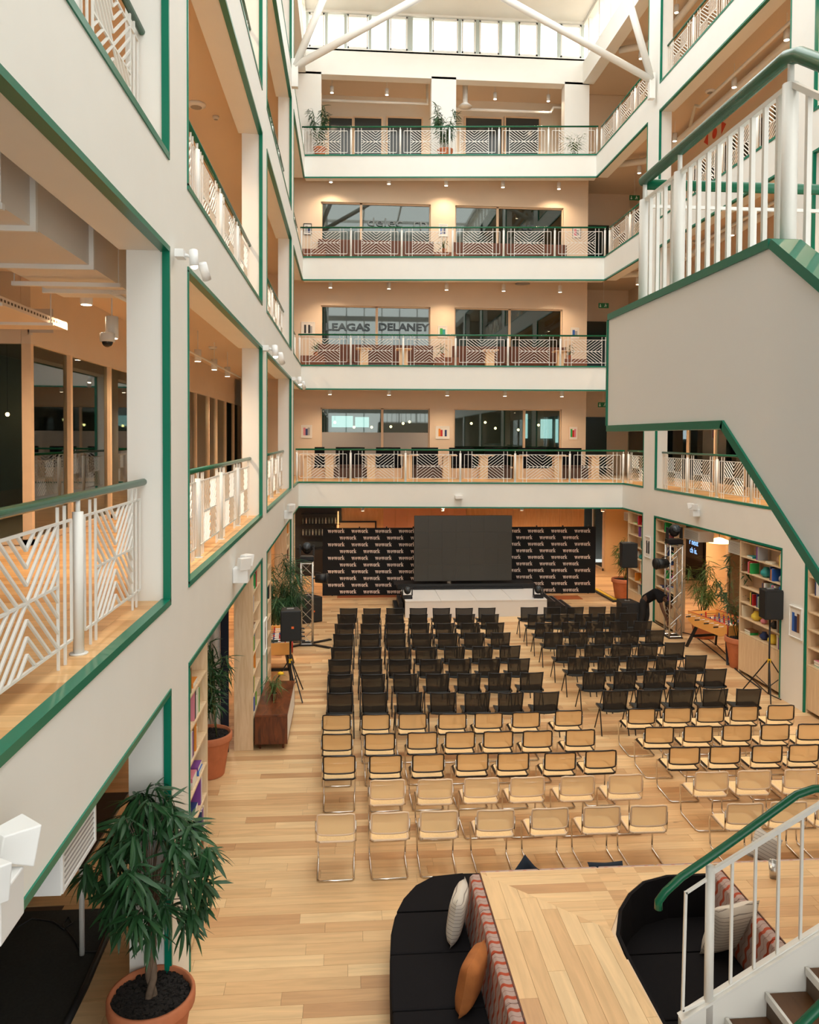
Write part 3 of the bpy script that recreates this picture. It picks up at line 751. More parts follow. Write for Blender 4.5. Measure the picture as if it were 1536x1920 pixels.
# ------------------------------------------------------------------ stage gear
def moving_head(loc,label,s=1.0,rot=0,hang=False):
    t=thing('moving_head_light',label,'stage light',loc); ORG[t.name]=Vector((0,0,0)); t.rotation_euler=(0,R(rot),0)
    MB().box(-.17*s,.17*s,-.13*s,.13*s,0,.10*s).build('base',BLKM,t,bevel=.015)
    for q in (-1,1): MB().prism([(-.06*s,-.0),( .06*s,0),(.045*s,.26*s),(-.045*s,.26*s)],0,.035*s,Matrix.Translation((q*.165*s-.0175*s,0,.11*s))@Matrix(((0,0,1,0),(1,0,0,0),(0,1,0,0),(0,0,0,1)))).build('yoke_arm',BLK,t)
    MB().ball((0,0,.29*s),.125*s,14,10,(1,1.0,1.15)).build('head',BLK,t,True)
    MB().tube([(0,-.09*s,.33*s),(0,-.15*s,.37*s)],[.09*s,.085*s],16).build('lens',mat('lens_dark',(.05,.06,.07),.05),t,True)
    return t
moving_head((PY(764,1125,23.5).x,23.5,.5),'black moving head stage light on the left front corner of the stage',.85)
moving_head((PY(1009,1125,23.4).x,23.4,.5),'black moving head stage light on the right front corner of the stage',.85)
def truss(loc,h,w,label):
    t=thing('truss_tower',label,'truss tower',loc); x,y,z=loc
    cs=[(-w/2,-w/2),(w/2,-w/2),(w/2,w/2),(-w/2,w/2)]
    for a,b in cs: MB().tube([(x+a,y+b,.03),(x+a,y+b,h)],.022,10).build('chord',ALU,t,True)
    n=int(h/.28)
    for i in range(4):
        a=cs[i]; b=cs[(i+1)%4]; mb=MB()
        for j in range(n):
            z0=.05+(h-.1)*j/n; z1=.05+(h-.1)*(j+1)/n
            p,q=(a,b) if j%2 else (b,a)
            mb.tube([(x+p[0],y+p[1],z0),(x+q[0],y+q[1],z1)],.009,6)
        mb.build('lacing',ALU,t)
    mb=MB()
    for zz in (.05,h-.06):
        for i in range(4): a=cs[i]; b=cs[(i+1)%4]; mb.tube([(x+a[0],y+a[1],zz),(x+b[0],y+b[1],zz)],.014,6)
    mb.build('end_frame',ALU,t); MB().box(x-w/2-.03,x+w/2+.03,y-w/2-.03,y+w/2+.03,h,h+.012).build('top_plate',BLKM,t)
    MB().box(x-w/2-.03,x+w/2+.03,y-w/2-.03,y+w/2+.03,0.001,.03).build('base_plate',BLKM,t)
    return t
tx,ty=-1.0,20.3
tl=truss((tx,ty,0),2.15,.29,'silver lattice truss tower at left behind the loudspeaker stand')
for sx in (-1,1):
    for sy in (-1,1): MB().bar((tx+sx*.16,ty+sy*.1,.02),(tx+sx*.60,ty+sy*.42,.02),.09,.03).build('outrigger',BLKM,tl)
moving_head((tx,ty,2.162),'black moving head light on top of the left truss tower',1.05)
def par_light(loc,label,dirx,s=1.0):
    t=thing('side_floodlight',label,'stage light',loc); x,y,z=loc
    MB().tube([(x,y,z),(x+dirx*.10*s,y,z)],.02,8).build('clamp',BLKM,t)
    MB().tube([(x+dirx*.1*s,y-.0,z),(x+dirx*.42*s,y-.06,z)],[.13*s,.15*s],14).build('housing',BLK,t,True)
    MB().tube([(x+dirx*.42*s,y-.06,z),(x+dirx*.45*s,y-.066,z)],.16*s,14).build('lens_ring',BLK,t,True)
    MB().bar((x+dirx*.25*s,y-.02,z+.16*s),(x+dirx*.05*s,y-.0,z+.2*s),.02,.02).build('bracket',BLKM,t)
par_light((tx+.145,ty-.145,1.72),'black floodlight clamped to the right side of the left truss tower',1,.85)
rx_,ry_=8.55,20.5
truss((rx_+.14,ry_,0),2.5,.33,'silver lattice truss tower at right beside the bending person')
moving_head((rx_+.14,ry_,2.512),'black moving head light on top of the right truss tower',1.15)
par_light((rx_-.03,ry_-.165,2.0),'black floodlight clamped to the left side of the right truss tower',-1,.95)

def speaker(loc,w,d,h,label,rz=0,logo=True,name='loudspeaker'):
    t=thing(name,label,'loudspeaker',loc); ORG[t.name]=Vector((0,0,0)); t.rotation_euler=(0,0,rz)
    MB().prism([(-w/2,-d/2),(w/2,-d/2),(w/2*.78,d/2),(-w/2*.78,d/2)],0,h).build('cabinet',BLK,t,bevel=.02)
    MB().box(-w/2+.02,w/2-.02,-d/2-.012,-d/2,.03,h-.03).build('grille',mat('grille_black',(.02,.02,.02),.7),t)
    MB().box(-.07,.07,-.02,.04,h,h+.015).build('handle',GREY,t)
    if logo:
        MB().box(.01,.06,-d/2-.016,-d/2-.012,h*.42,h*.42+.045).build('badge',mat('orange_badge',(.9,.16,.03),.4),t)
    return t
def tripod(loc,h,label,spread=.5,yel=False,rz=.4):
    t=thing('speaker_stand',label,'speaker stand',loc); x,y,z=loc
    MB().tube([(x,y,.06),(x,y,h)],.018,10).build('pole',BLKM,t,True)
    hub=.75
    for i in range(3):
        a=rz+i*2*math.pi/3; e=(x+spread*math.cos(a),y+spread*math.sin(a),.012)
        MB().tube([(x+.03*math.cos(a),y+.03*math.sin(a),hub),e],.013,8).build('leg',BLKM,t)
        MB().tube([(x,y,.2),(x+spread*.5*math.cos(a),y+spread*.5*math.sin(a),hub*.5)],.009,6).build('brace',BLKM,t)
    MB().lathe([(.035,hub-.05),(.035,hub+.03)],(x,y,0),10).build('collar',mat('yellow_plastic',(.85,.50,.02),.4) if yel else BLK,t)
    return t
lx,ly=-1.13,16.2
tripod((lx,ly,0),1.18,'black tripod stand carrying the left loudspeaker behind the walnut sideboard',.5,True,rz=-1.0)
speaker((lx,ly,1.18),.42,.38,.62,'black loudspeaker with orange badge on a stand at left above the walnut sideboard',rz=.12)
speaker((-1.1,22.95,0.001),.62,.62,.72,'large black subwoofer on the floor behind the left truss tower',rz=.5,name='subwoofer')
sxr,syr=7.72,21.3
speaker((sxr,syr,0.001),.52,.6,.82,'large black subwoofer on the floor beside the bending person',name='subwoofer',logo=False)
tR=thing('speaker_pole','thin black pole on the right subwoofer','speaker stand',(sxr,syr,.82)); MB().tube([(sxr,syr,.835),(sxr,syr,1.75)],.018,8).build('pole',BLKM,tR)
speaker((sxr,syr,1.75),.44,.36,.68,'black loudspeaker on a pole above the right subwoofer',logo=False)
tripod((8.66,15.6,0),1.62,'black tripod stand with yellow collar in front of the right bookcase',.55,True,rz=-2.0)
speaker((8.66,15.6,1.62),.40,.34,.60,'black loudspeaker on tripod with yellow collar at far right',logo=False)

# ------------------------------------------------------------------ bookcases and their contents
BC={'red':(.5,.02,.02),'orange':(.75,.25,.03),'yellow':(.85,.65,.08),'green':(.03,.35,.08),'teal':(.03,.30,.30),'blue':(.03,.12,.45),'white':(.78,.76,.72),'grey':(.35,.35,.36),'black':(.02,.02,.02),'pink':(.65,.22,.28),'lime':(.28,.55,.06),'brown':(.20,.09,.04),'cream':(.75,.66,.5),'navy':(.02,.04,.14),'purple':(.2,.06,.3)}
PAGE=mat('paper_pages',(.78,.73,.62),.8)
def bookm(c): return mat('book_'+c,BC[c],.45)
def bookcase(name,label,side,X,y0,y1,zs,depth=.32,base=.9,top=3.0):
    """shelves open towards the hall; X is the front plane, depth runs away from the hall"""
    dr=-1 if side=='left' else 1
    t=thing(name,label,'bookcase',(X+dr*depth/2,(y0+y1)/2,0))
    def b(nm,a,c,ya,yb,za,zb,m=PLY): return MB().box(min(X+dr*a,X+dr*c),max(X+dr*a,X+dr*c),ya,yb,za,zb).build(nm,m,t,bevel=.002)
    b('side_panel',0,depth,y0,y0+.03,0.001,top); b('side_panel',0,depth,y1-.03,y1,0.001,top)
    b('back_panel',depth-.012,depth,y0+.03,y1-.03,.001,top-.031,mat('bookcase_back',(.66,.50,.36),.6)); b('top_panel',0,depth,y0+.03,y1-.03,top-.03,top)
    for z in zs: b('shelf',.005,depth-.013,y0+.031,y1-.031,z-.025,z)
    if base:
        b('door',0.0,.02,y0+.032,(y0+y1)/2-.002,.08,zs[0]-.03); b('door',0.0,.02,(y0+y1)/2+.002,y1-.032,.08,zs[0]-.03)
    return t
cn=list(BC)
def fill(side,X,y0,y1,zs,top,who,depth=.32,seed=1,cap=6):
    rr=random.Random(seed); dr=-1 if side=='left' else 1
    n=len(zs)
    for i,z in enumerate(zs):
        H=(zs[i+1]-.03 if i+1<n else top-.03)-z
        shelf='%s shelf from bottom'%ORDN[i]
        y=y0+.05+rr.random()*.06; used=rr.sample(cn,len(cn)); ui=0; y1_=y1-.05
        while y<y1_-.06 and ui<cap:
            r=rr.random()
            if r<.55:
                for q in range(rr.choice([2,3,3,4])):
                    if ui>=cap: break
                    c=used[ui]; ui+=1
                    th=rr.uniform(.03,.065); h=min(H-.02,rr.uniform(.23,.33)); d=rr.uniform(.18,.26)
                    if y+th>y1_: break
                    t=thing('book','%s upright book, %s, %s'%(c,shelf,who),'book',(X+dr*.15,y,z),'books on '+who)
                    a,b=X+dr*.02,X+dr*(.02+d); MB().box(min(a,b),max(a,b),y,y+th,z+.001,z+h).build('cover',bookm(c),t)
                    MB().box(min(a,b)+.004,max(a,b)-.004,y+.004,y+th-.004,z+h,z+h+.0008).build('page_block',PAGE,t)
                    y+=th+.003
            elif r<.8:
                hh=0; w=rr.uniform(.22,.30)
                if y+w>y1_: break
                for q in range(rr.choice([1,2,3])):
                    if ui>=cap: break
                    c=used[ui]; ui+=1
                    th=rr.uniform(.03,.055); ex=rr.uniform(0,.02)
                    t=thing('book','%s book lying flat, %s, %s'%(c,shelf,who),'book',(X+dr*.15,y+w/2,z+hh),'books on '+who)
                    a,b=X+dr*(.02+ex),X+dr*.22; MB().box(min(a,b),max(a,b),y+ex,y+w,z+hh+.001,z+hh+th).build('cover',bookm(c),t)
                    a,b=X+dr*(.018+ex),X+dr*.05; MB().box(min(a,b),max(a,b),y+ex+.004,y+w-.004,z+hh+.006,z+hh+th-.005).build('page_block',PAGE,t)
                    hh+=th+.001
                y+=w+.03
            else:
                c=used[ui]; ui+=1
                rad=rr.uniform(.07,min(.125,H*.42))
                if y+2*rad>y1_: break
                t=thing('vase','%s round vase, %s, %s'%(c,shelf,who),'vase',(X+dr*.15,y+rad,z),'vases on '+who)
                MB().lathe([(rad*.5,.001),(rad,.5*rad),(rad*.95,rad),(rad*.45,rad*1.6),(rad*.5,rad*1.75)],(X+dr*.15,y+rad,z),14).build('body',mat('ceramic_'+c,BC[c],.4),t,True); y+=2*rad+.03
            y+=rr.uniform(.03,.16)*(1 if y1-y0<1.4 else 1.9)
def bookset(name,label,who,side,X,y0,y1,seed,levels=7,base=.55,top=3.0,cap=5,**k):
    zs=[base+(top-base)*i/levels for i in range(levels)]
    bookcase('bookcase',label,side,X,y0,y1,zs,top=top,base=base); fill(side,X,y0,y1,zs,top,who,seed=seed,cap=cap)
bookset('b','tall birch plywood bookcase nearest the camera on the left side','nearest left bookcase','left',XL-.03,7.93,9.12,3,cap=6)
bookset('b','tall birch plywood bookcase against the second left column behind the sideboard','bookcase behind the sideboard','left',XL-.02,13.45,14.64,5)
bookset('b','narrow birch plywood bookcase just beyond the second left column','bookcase beyond second left column','left',XL-.03,15.52,16.75,8)
bookset('b','birch plywood bookcase before the third left column','bookcase before third left column','left',XL-.03,21.1,22.24,9,cap=3)
bookset('b','birch plywood bookcase beyond the third left column','bookcase beyond third left column','left',XL-.03,23.2,24.5,10,cap=3)
bookset('b','birch plywood bookcase at far right beside the last column, behind the subwoofer','bookcase behind right subwoofer','right',XR+.03,23.2,24.5,11,cap=4)
bookset('b','birch plywood bookcase behind the right truss tower','bookcase behind right truss','right',XR+.03,20.9,22.22,12,base=.75)
bookset('b','large birch plywood bookcase behind the tripod loudspeaker at far right','bookcase behind tripod loudspeaker','right',XR+.03,15.52,17.3,13,base=.95,levels=6,cap=9)
bookset('b','birch plywood bookcase at the right edge of the picture','bookcase at right picture edge','right',XR+.03,13.5,14.64,14,base=.95,levels=6,cap=7)
t=thing('woven_basket','round woven basket on the top shelf of the bookcase behind the tripod loudspeaker','basket',(9.0,15.9,2.7))
zz=.95+(3-.95)*5/6
MB().lathe([(.09,.001),(.15,.08),(.15,.16),(.08,.26),(.09,.27)],(XR+.19,15.75,zz),14).build('body',mat('wicker',(.38,.22,.12),.8,noise=.3,nscale=30),t,True)

# walnut sideboard with a small potted plant
t=thing('sideboard','long walnut sideboard with white doors against the left bookcases','sideboard',(-1.25,14.3,0))
x0,x1,y0,y1=-1.53,-.985,13.42,15.3
MB().box(x0,x1,y0,y1,.57,.61).build('top_board',WALN,t,bevel=.003)
MB().box(x0,x1,y0,y0+.035,.11,.569).box(x0,x1,y1-.035,y1,.11,.569).box(x0,x1,y0+.036,y1-.036,.11,.14).build('carcass',WALN2,t)
for i in range(3):
    a=y0+.04+i*(y1-y0-.08)/3; b=a+(y1-y0-.08)/3-.005
    MB().box(x1-.02,x1-.002,a,b,.145,.565).build('door',PLAST,t)
for yy in (y0+.12,y1-.12):
    for xx in (x0+.08,x1-.08): MB().tube([(xx,yy,.0),(xx,yy,.11)],[.018,.025],8).build('leg',WALN2,t)

# ================================================================== CHAIRS
def curved(w,h,bow,th,M,nx=8,sag=0):
    """a bowed rectangular pad: local x across, local y up, bow along -z"""
    mb=MB(); vs=[]; 
    for s in (0,1):
        for j in (0,1):
            for i in range(nx+1):
                u=-1+2*i/nx; vs.append(M@Vector((u*w/2, (j-.5)*h - sag*(1-u*u)*(0), -bow*(1-u*u)-s*th)))
    n=nx+1; fs=[]
    for i in range(nx):
        fs.append((i,i+1,n+i+1,n+i)); fs.append((2*n+i+1,2*n+i,3*n+i,3*n+i+1)); fs.append((i+1,i,2*n+i,2*n+i+1)); fs.append((n+i,n+i+1,3*n+i+1,3*n+i))
    fs.append((0,n,3*n,2*n)); fs.append((nx,2*n+nx,3*n+nx,n+nx))
    mb.add(vs,fs); return mb
def arcpts(w,bow,f,n=8): return [f(-1+2*i/n, -bow*(1-(-1+2*i/n)**2)) for i in range(n+1)]
BW=.025
def make_cesca(dark):
    t=thing('cane_chair','','chair',(0,0,0)); RM=RIMD if dark else RIML; CM=CANE if dark else CANEL
    B=lambda u,v,z: Vector((u*.222, -.215-(.80-z)*-.07+v, z))       # back plane leans a little
    def ring(zt,zb):
        top=[B(u,-BW*(1-u*u),zt-.0) for u in [-1+i/4 for i in range(9)]]
        bot=[B(u,-BW*(1-u*u),zb) for u in [1-i/4 for i in range(9)]]
        p=[B(-1,0,zb+.04)]+[B(-1,0,zt-.04)]+[B(-.97,0,zt-.012)]+top[1:-1]+[B(.97,0,zt-.012)]+[B(1,0,zt-.04),B(1,0,zb+.04)]+[B(.97,0,zb+.01)]+bot[1:-1]+[B(-.97,0,zb+.01),B(-1,0,zb+.04)]
        return p
    fr=MB().tube(ring(.80,.545),.0115,6,False).build('backrest_frame',RM,t,True)
    vs=[];fs=[];n=9
    for j,z in enumerate((.555,.79)):
        for i in range(n): u=-1+2*i/(n-1); vs.append(B(u*.96,-BW*(1-u*u),z))
    for i in range(n-1): fs.append((i,i+1,n+i+1,n+i))
    MB().add(vs,fs).build('backrest_cane',CM,fr,True)
    w,d0,d1,z=.222,-.20,.235,.455
    sp=[(-w+.03,d0,z),(w-.03,d0,z),(w,d0+.03,z),(w,d1-.04,z),(w-.04,d1,z-.008),(-w+.04,d1,z-.008),(-w,d1-.04,z),(-w,d0+.03,z),(-w+.03,d0,z)]
    sf=MB().tube(sp,.014,6,False).build('seat_frame',RM,t,True)
    MB().prism([(-w+.02,d0+.01),(w-.02,d0+.01),(w-.01,d0+.03),(w-.01,d1-.04),(w-.04,d1-.01),(-w+.04,d1-.01),(-w+.01,d1-.04),(-w+.01,d0+.03)],z+.0,z+.004).build('seat_cane',mat('seat_cane',(.84,.60,.31),.6,noise=.1,nscale=60),sf)
    s=.236; pts=[]
    for q in (-1,1):
        p=[Vector((q*s,-.19,.70)),Vector((q*s,-.185,.50)),Vector((q*s,-.16,.445)),Vector((q*s,.20,.44)),Vector((q*s,.255,.42)),Vector((q*s,.27,.36)),Vector((q*(s-.01),.27,.06)),Vector((q*(s-.015),.24,.018)),Vector((q*(s-.02),-.22,.014)),Vector((q*(s-.045),-.255,.014))]
        pts=p if q==-1 else pts+p[::-1]
    MB().tube(pts,.0115,7).build('tubular_frame',CHROME,t,True)
    return t
def make_black():
    t=thing('mesh_chair','','chair',(0,0,0))
    B=lambda u,v,z: Vector((u*(.20+.02*(z-.45)/.35), -.22-(z-.80)*.18+v, z))
    for q in (-1,1):
        MB().tube([B(q,0,.44),B(q,0,.62),B(q,.0,.82)],.013,6).build('back_post',BLKM,t,True)
    n=9; vs=[B(-1+2*i/(n-1),-.03*(1-(-1+2*i/(n-1))**2),z) for z in (.46,.81) for i in range(n)]
    MB().add(vs,[(i,i+1,n+i+1,n+i) for i in range(n-1)]).build('backrest',MESH,t,True)
    MB().tube([B(-1+2*i/8,-.03*(1-(-1+2*i/8)**2),.812) for i in range(9)],.010,6).build('top_rail',BLKM,t,True)
    mb=curved(.43,.42,.02,.02,Matrix(((1,0,0,0),(0,1,0,.0),(0,0,1,.455),(0,0,0,1)))); mb.build('seat',SEATB,t,True)
    for q in (-1,1):
        x=q*.235
        MB().bar((x,-.20,.455),(x,.16,.455),.02,.035).build('side_rail',BLKM,t)
        MB().tube([(x,-.07,.455),(x+q*.01,-.24,.005)],.0115,6).build('leg',BLKM,t)
        MB().tube([(x,-.05,.455),(x+q*.01,.20,.005)],.0115,6).build('leg',BLKM,t)
    return t
RB={}
LROWS=[ # far -> near : (kind, [(x,y)...])
 ('b',[(654,1141),(698,1141),(741,1140.5),(785,1140.5),(828,1140.5),(870.6,1140.5),(913,1140)]),
 ('b',[(650,1152),(696,1152),(740,1152),(785,1152),(830,1152),(874,1152),(919,1152)]),
 ('b',[(645.6,1170),(694,1170),(742,1169.5),(788,1169),(834,1169),(881,1168.5),(928,1168)]),
 ('b',[(644,1189),(693,1189),(742.5,1188.5),(791,1188),(840,1187.5),(889,1187),(939,1186.5)]),
 ('b',[(641,1214),(695.6,1214),(748,1214),(799,1213.5),(852.5,1212.5),(905,1212),(956.6,1211)]),
 ('b',[(637,1237),(695.6,1237),(750,1237),(807.5,1236.5),(862,1236),(917.5,1235.5),(973,1235)]),
 ('b',[(638,1265),(700,1264.5),(760,1264),(820.6,1263.5),(880,1263),(938,1262),(997,1261)]),
 ('b',[(638,1299.5),(702.5,1299.5),(767.5,1299),(831,1299),(895,1299),(958,1299),(1025,1297.5)]),
 ('d',[(631.6,1340),(705,1339),(774,1338),(849,1338),(917,1336.5),(987,1335),(1067,1332)]),
 ('d',[(632.5,1376),(713,1375),(792.5,1373),(863,1372),(935,1371),(1009,1370),(1089,1368)]),
 ('d',[(636,1417),(723,1416),(803,1414),(886,1412),(962.5,1411.5),(1051,1411),(1127,1407)]),
 ('l',[None,(726.5,1462),(817,1461),(903,1458.5),(989,1457),(1083,1455),(1174,1452)]),
 ('l',[(630,1526),(731,1523),(824,1520),(930,1518),(1031,1515),(1129,1512),(1218,1510)])]
RROWS=[
 ('b',[(993,1139),(1036,1139),(1079,1138.5),(1120.5,1138),(1161,1138)]),
 ('b',[(1007,1152),(1051,1152),(1095,1151.5),(1138,1151),(1180,1150)]),
 ('b',[(1022,1168),(1071,1167),(1116,1166),(1161,1165.5),(1206,1165)]),
 ('b',[(1039,1186),(1086,1185.5),(1134,1184.5),(1182,1183),(1229,1182)]),
 ('b',[(1063,1210),(1116,1209),(1166,1208),(1216,1207),(1266,1205)]),
 ('b',[(1086,1233),(1142,1232.5),(1196,1231.5),(1251,1230.5),(1306,1229)]),
 ('b',[(1115,1260),(1173,1259),(1229,1257.5),(1287,1256.5),(1342,1254.5)]),
 ('b',[(1155,1295),(1219,1294),(1279.5,1293),(1342.5,1292.5),(1405.5,1292)]),
 ('d',[(1204.5,1328.5),(1272,1326.5),(1334,1325.5),(1398,1323.5),(1466,1322)]),
 ('d',[(1238,1363),(1311,1361),(1384,1359),(1455,1358),(1524,1357)]),
 ('d',[(1285,1400.5),(1361,1399),(1440,1397.5),(1509,1396),(1585,1394)]),
 ('l',[(1336,1447),(1416,1444.5),(1503,1442.5)]),
 ('l',[(1399,1506),(1481,1503),(1568,1500)])]
DESC={'b':'black mesh chair','d':'cane chair with black bentwood rim','l':'cane chair with pale bentwood rim'}
GRP={'b':'black mesh chairs in rows','d':'black-rimmed cane chairs in rows','l':'pale-rimmed cane chairs in rows'}
for blk,rows in (('left',LROWS),('right',RROWS)):
    for ri,(kd,ps) in enumerate(rows):
        pts=[None if p is None else G(p[0],p[1],.81 if kd=='b' else .80) for p in ps]
        ok=[p for p in pts if p is not None]; ym=sum(p.y for p in ok)/len(ok)
        rn=random.Random(ri*3+len(blk))
        for ci,p in enumerate(pts):
            if p is None: continue
            lab='%s, %s from left, %s row from stage, %s block'%(DESC[kd],ORDN[ci],ORDN[ri],blk)
            rz=rn.uniform(-.02,.02)+(0 if blk=='left' else -.03)
            loc=Vector((p.x,p.y+.215,0))
            if kd not in RB:
                RB[kd]=make_black() if kd=='b' else make_cesca(kd=='d')
                o=RB[kd]; o['group']=GRP[kd]; o['label']=lab; o.location=loc; o.rotation_euler=(0,0,rz)
            else: dup(RB[kd],loc,rz,lab)

# ================================================================== UPPER STAIR (right foreground)
SX=2.2
def sp(x,y): return PX(x,y,SX)
A=sp(1142,600);B_=sp(1445,466);C_=sp(1142,798);D_=sp(1358,788)
yA=A.y; yB=B_.y; zt=(A.z+B_.z)/2; zbm=(C_.z+D_.z)/2; yD=D_.y
slT=(B_.z-sp(1536,545).z)/(B_.y-sp(1536,545).y); slB=(D_.z-sp(1536,1065).z)/(D_.y-sp(1536,1065).y)
yE=1.3
poly=[(yA,zbm),(yA,zt),(yB,zt),(yE,zt-slT*(yB-yE)),(yE,zbm-slB*(yD-yE)),(yD,zbm)]
MY=lambda x: Matrix(((0,0,1,x),(1,0,0,0),(0,1,0,0),(0,0,0,1)))
t=thing('staircase','white upper staircase flight and landing with green edges at the right foreground','staircase',(SX,yB,zbm))
MB().prism(poly,0,.14,MY(SX)).build('stringer',mat('stair_white',(.93,.93,.92),.6),t)
def edge(p,q,w=.075):
    MB().bar((SX-.012+.05,p[0],p[1]),(SX-.012+.05,q[0],q[1]),.14,w,up=Vector((1,0,0))).build('green_edge',TRIM,t)
def edgeband(pts,w=.06):
    # band inside the outline, slightly proud
    n=len(pts)
    for i in range(n-1):
        p=Vector(pts[i]); q=Vector(pts[i+1]); d=(q-p).normalized(); nn=Vector((d.y,-d.x))*w
        MB().prism([tuple(p),tuple(q),tuple(q+nn),tuple(p+nn)][::-1],0,.165,MY(SX-.014)).build('green_edge',TRIM,t)
edgeband([poly[0],poly[1]],.022); edgeband([poly[1],poly[2],poly[3]],.05); edgeband([poly[4],poly[5],poly[0]],.05)
MB().box(SX+.14,6.3,yB,yA-.02,zbm+.03,zbm+.33).build('landing_slab',WHITE,t)
MB().box(SX+.14,6.3,yA-.14,yA,zbm,zt).build('far_upstand',WHITE,t)
for i in range(7):
    yy=yB-.28*(i+1); zz=zbm+.33-.19*(i+1)
    MB().box(SX+.14,4.2,yy,yy+.30,zz-.19,zz).build('step',WHITE,t)
# handrails + balusters
hx=2.40
h0=PX(1207,347,hx); h1=PX(1488,88,hx); hz=(h0.z+h1.z)/2; hy0,hy1=h0.y,h1.y
def rp(y,off=0): return Vector((hx,y,hz-(slT*(hy1-y) if y<hy1 else 0)+off))
r=thing('stair_railing','white baluster railing with thick green handrail on the upper staircase','railing',(hx,hy1,zt))
MB().tube([rp(hy0),rp(hy1+.06),rp(hy1-.06),rp(1.4)],.042,14).build('handrail',RAILG,r,True)
MB().tube([(hx+.02,hy0-.02,hz-.03),(6.2,hy0-.02,hz-.03)],.042,14).build('handrail',RAILG,r,True)
def up_(y,off): return rp(y,off)
MB().bar(rp(hy0,-.17),rp(hy1,-.17),.03,.03).bar(rp(hy1,-.17),rp(1.4,-.17),.03,.03).build('upper_rail',METW,r)
lowz=-1.05
MB().bar(rp(hy0,lowz),rp(hy1,lowz),.03,.03).bar(rp(hy1,lowz),rp(1.4,lowz),.03,.03).build('lower_rail',METW,r)
npst=[PX(1275,330,hx).y, hy1+.02, hy0-.03]
for yy in npst: MB().tube([rp(yy,-1.25),rp(yy,-.16)],.042,14).tube([rp(yy,-.16),rp(yy,-.01)],.018,8).build('newel_post',METW,r,True)
yy=hy0-.16
while yy>1.5:
    if min(abs(yy-q) for q in npst)>.05: MB().bar(rp(yy,lowz),rp(yy,-.17),.026,.026).build('baluster',METW,r)
    yy-=.145
MB().bar((hx,hy0,hz-.2),(6.2,hy0,hz-.2),.025,.025).bar((hx,hy0,hz-1.05),(6.2,hy0,hz-1.05),.025,.025).build('far_rail',METW,r)
xx=hx+.3
while xx<6.1: MB().bar((xx,hy0,hz-1.25),(xx,hy0,hz-.2),.026,.026).build('baluster',METW,r); xx+=.32

# ================================================================== LOWER STAIR (bottom right)
LY=5.75
def lp(x,y): return PY(x,y,LY)
t=thing('staircase','white lower staircase with oak treads and open white skirting at the bottom right','staircase',(2.5,LY,.9))
q0=lp(1272,1905); q1=lp(1536,1738); slope=(q1.z-q0.z)/(q1.x-q0.x); q2=lp(1272,1990)
MX=lambda y: Matrix(((1,0,0,0),(0,0,-1,y),(0,1,0,0),(0,0,0,1)))
xe=6.2
x0_=q0.x
MB().prism([(x0_,q0.z),(x0_,-.0),(x0_+.6,0.0),(xe,q0.z+slope*(xe-x0_)-.30-.1),(xe,q0.z+slope*(xe-x0_))],0,.05,MX(LY)).build('stringer',WHITE,t)
MB().bar((x0_,LY-.03,q0.z+.005),(xe,LY-.03,q0.z+slope*(xe-x0_)+.005),.09,.02).build('stringer_cap',METW,t)
n0=lp(1356,1890); st=.312; rs=st*slope
TREAD=plank_mat('stained_oak_tread',(92,60,34),(110,74,42),(130,90,54),axis='y')
for i in range(-2,9):
    x=n0.x+i*st; z=n0.z+i*rs-.03
    if z<.1: continue
    MB().box(x,x+st+.03,LY-1.5,LY-.06,z-.045,z-.012).build('tread',TREAD,t)
    MB().box(x-.012,x+.012,LY-1.5,LY-.06,z-.06,z+.0).build('nosing',METW,t)
    MB().box(x+st-.0,x+st+.01,LY-1.5,LY-.06,z-.01,z+rs-.05).build('riser',mat('riser_dark',(.12,.08,.05),.6),t)
r=thing('stair_railing','white baluster railing with curved green handrail on the lower staircase','railing',(2.6,LY,1.0))
RY=LY-.03
nb=lp(1325,1893); nt=lp(1325,1625); xs0=nb.x
zr=lambda x,off=0: nt.z+slope*(x-xs0)+off
MB().tube([Vector((xs0,RY,nb.z-.12)),Vector((xs0,RY,nt.z+.02))],.034,14).build('newel_post',METW,r,True)
hr0=lp(1232,1700); hr1=lp(1245,1668); hr2=lp(1275,1640)
pth=[Vector((hr0.x,RY,hr0.z)),Vector((hr0.x,RY,hr0.z+.06)),Vector((hr1.x,RY,hr1.z)),Vector((hr2.x,RY,hr2.z)),Vector((xs0,RY,lp(1325,1603).z)),Vector((lp(1490,1487).x,RY,lp(1490,1487).z)),Vector((lp(1522,1476).x,RY,lp(1522,1476).z)),Vector((5.5,RY,lp(1536,1474).z))]
MB().tube(pth,.03,14).build('handrail',RAILG,r,True)
MB().bar((xs0,RY,zr(xs0,-.03)),(6.0,RY,zr(6.0,-.03)),.03,.035).build('upper_rail',METW,r)
bz=lp(1325,1868).z
MB().bar((xs0,RY,bz),(6.0,RY,bz+slope*(6-xs0)),.03,.03).build('lower_rail',METW,r)
x=xs0+.17
while x<5.9:
    MB().bar((x,RY,bz+slope*(x-xs0)),(x,RY,zr(x,-.04)),.02,.02).build('baluster',METW,r); x+=.182
# small return frame left of the newel
a=lp(1283,1670); b=lp(1277,1890)
MB().bar((xs0,RY,lp(1325,1640).z),(a.x,RY,a.z),.02,.02).bar((a.x,RY,a.z+.01),(b.x,RY,b.z),.02,.02).bar((b.x,RY,b.z),(xs0,RY,bz),.02,.02).build('return_frame',METW,r)
r2=thing('stair_handrail','green handrail of the near side of the lower staircase at the bottom right corner','handrail',(3.2,4.4,1.5))
pa=PY(1500,1925,4.35); pb=PY(1545,1880,4.35)
MB().tube([pa-(pb-pa)*.4,pa,pb,pb+(pb-pa)*8],.03,12).build('rail',RAILG,r2,True)

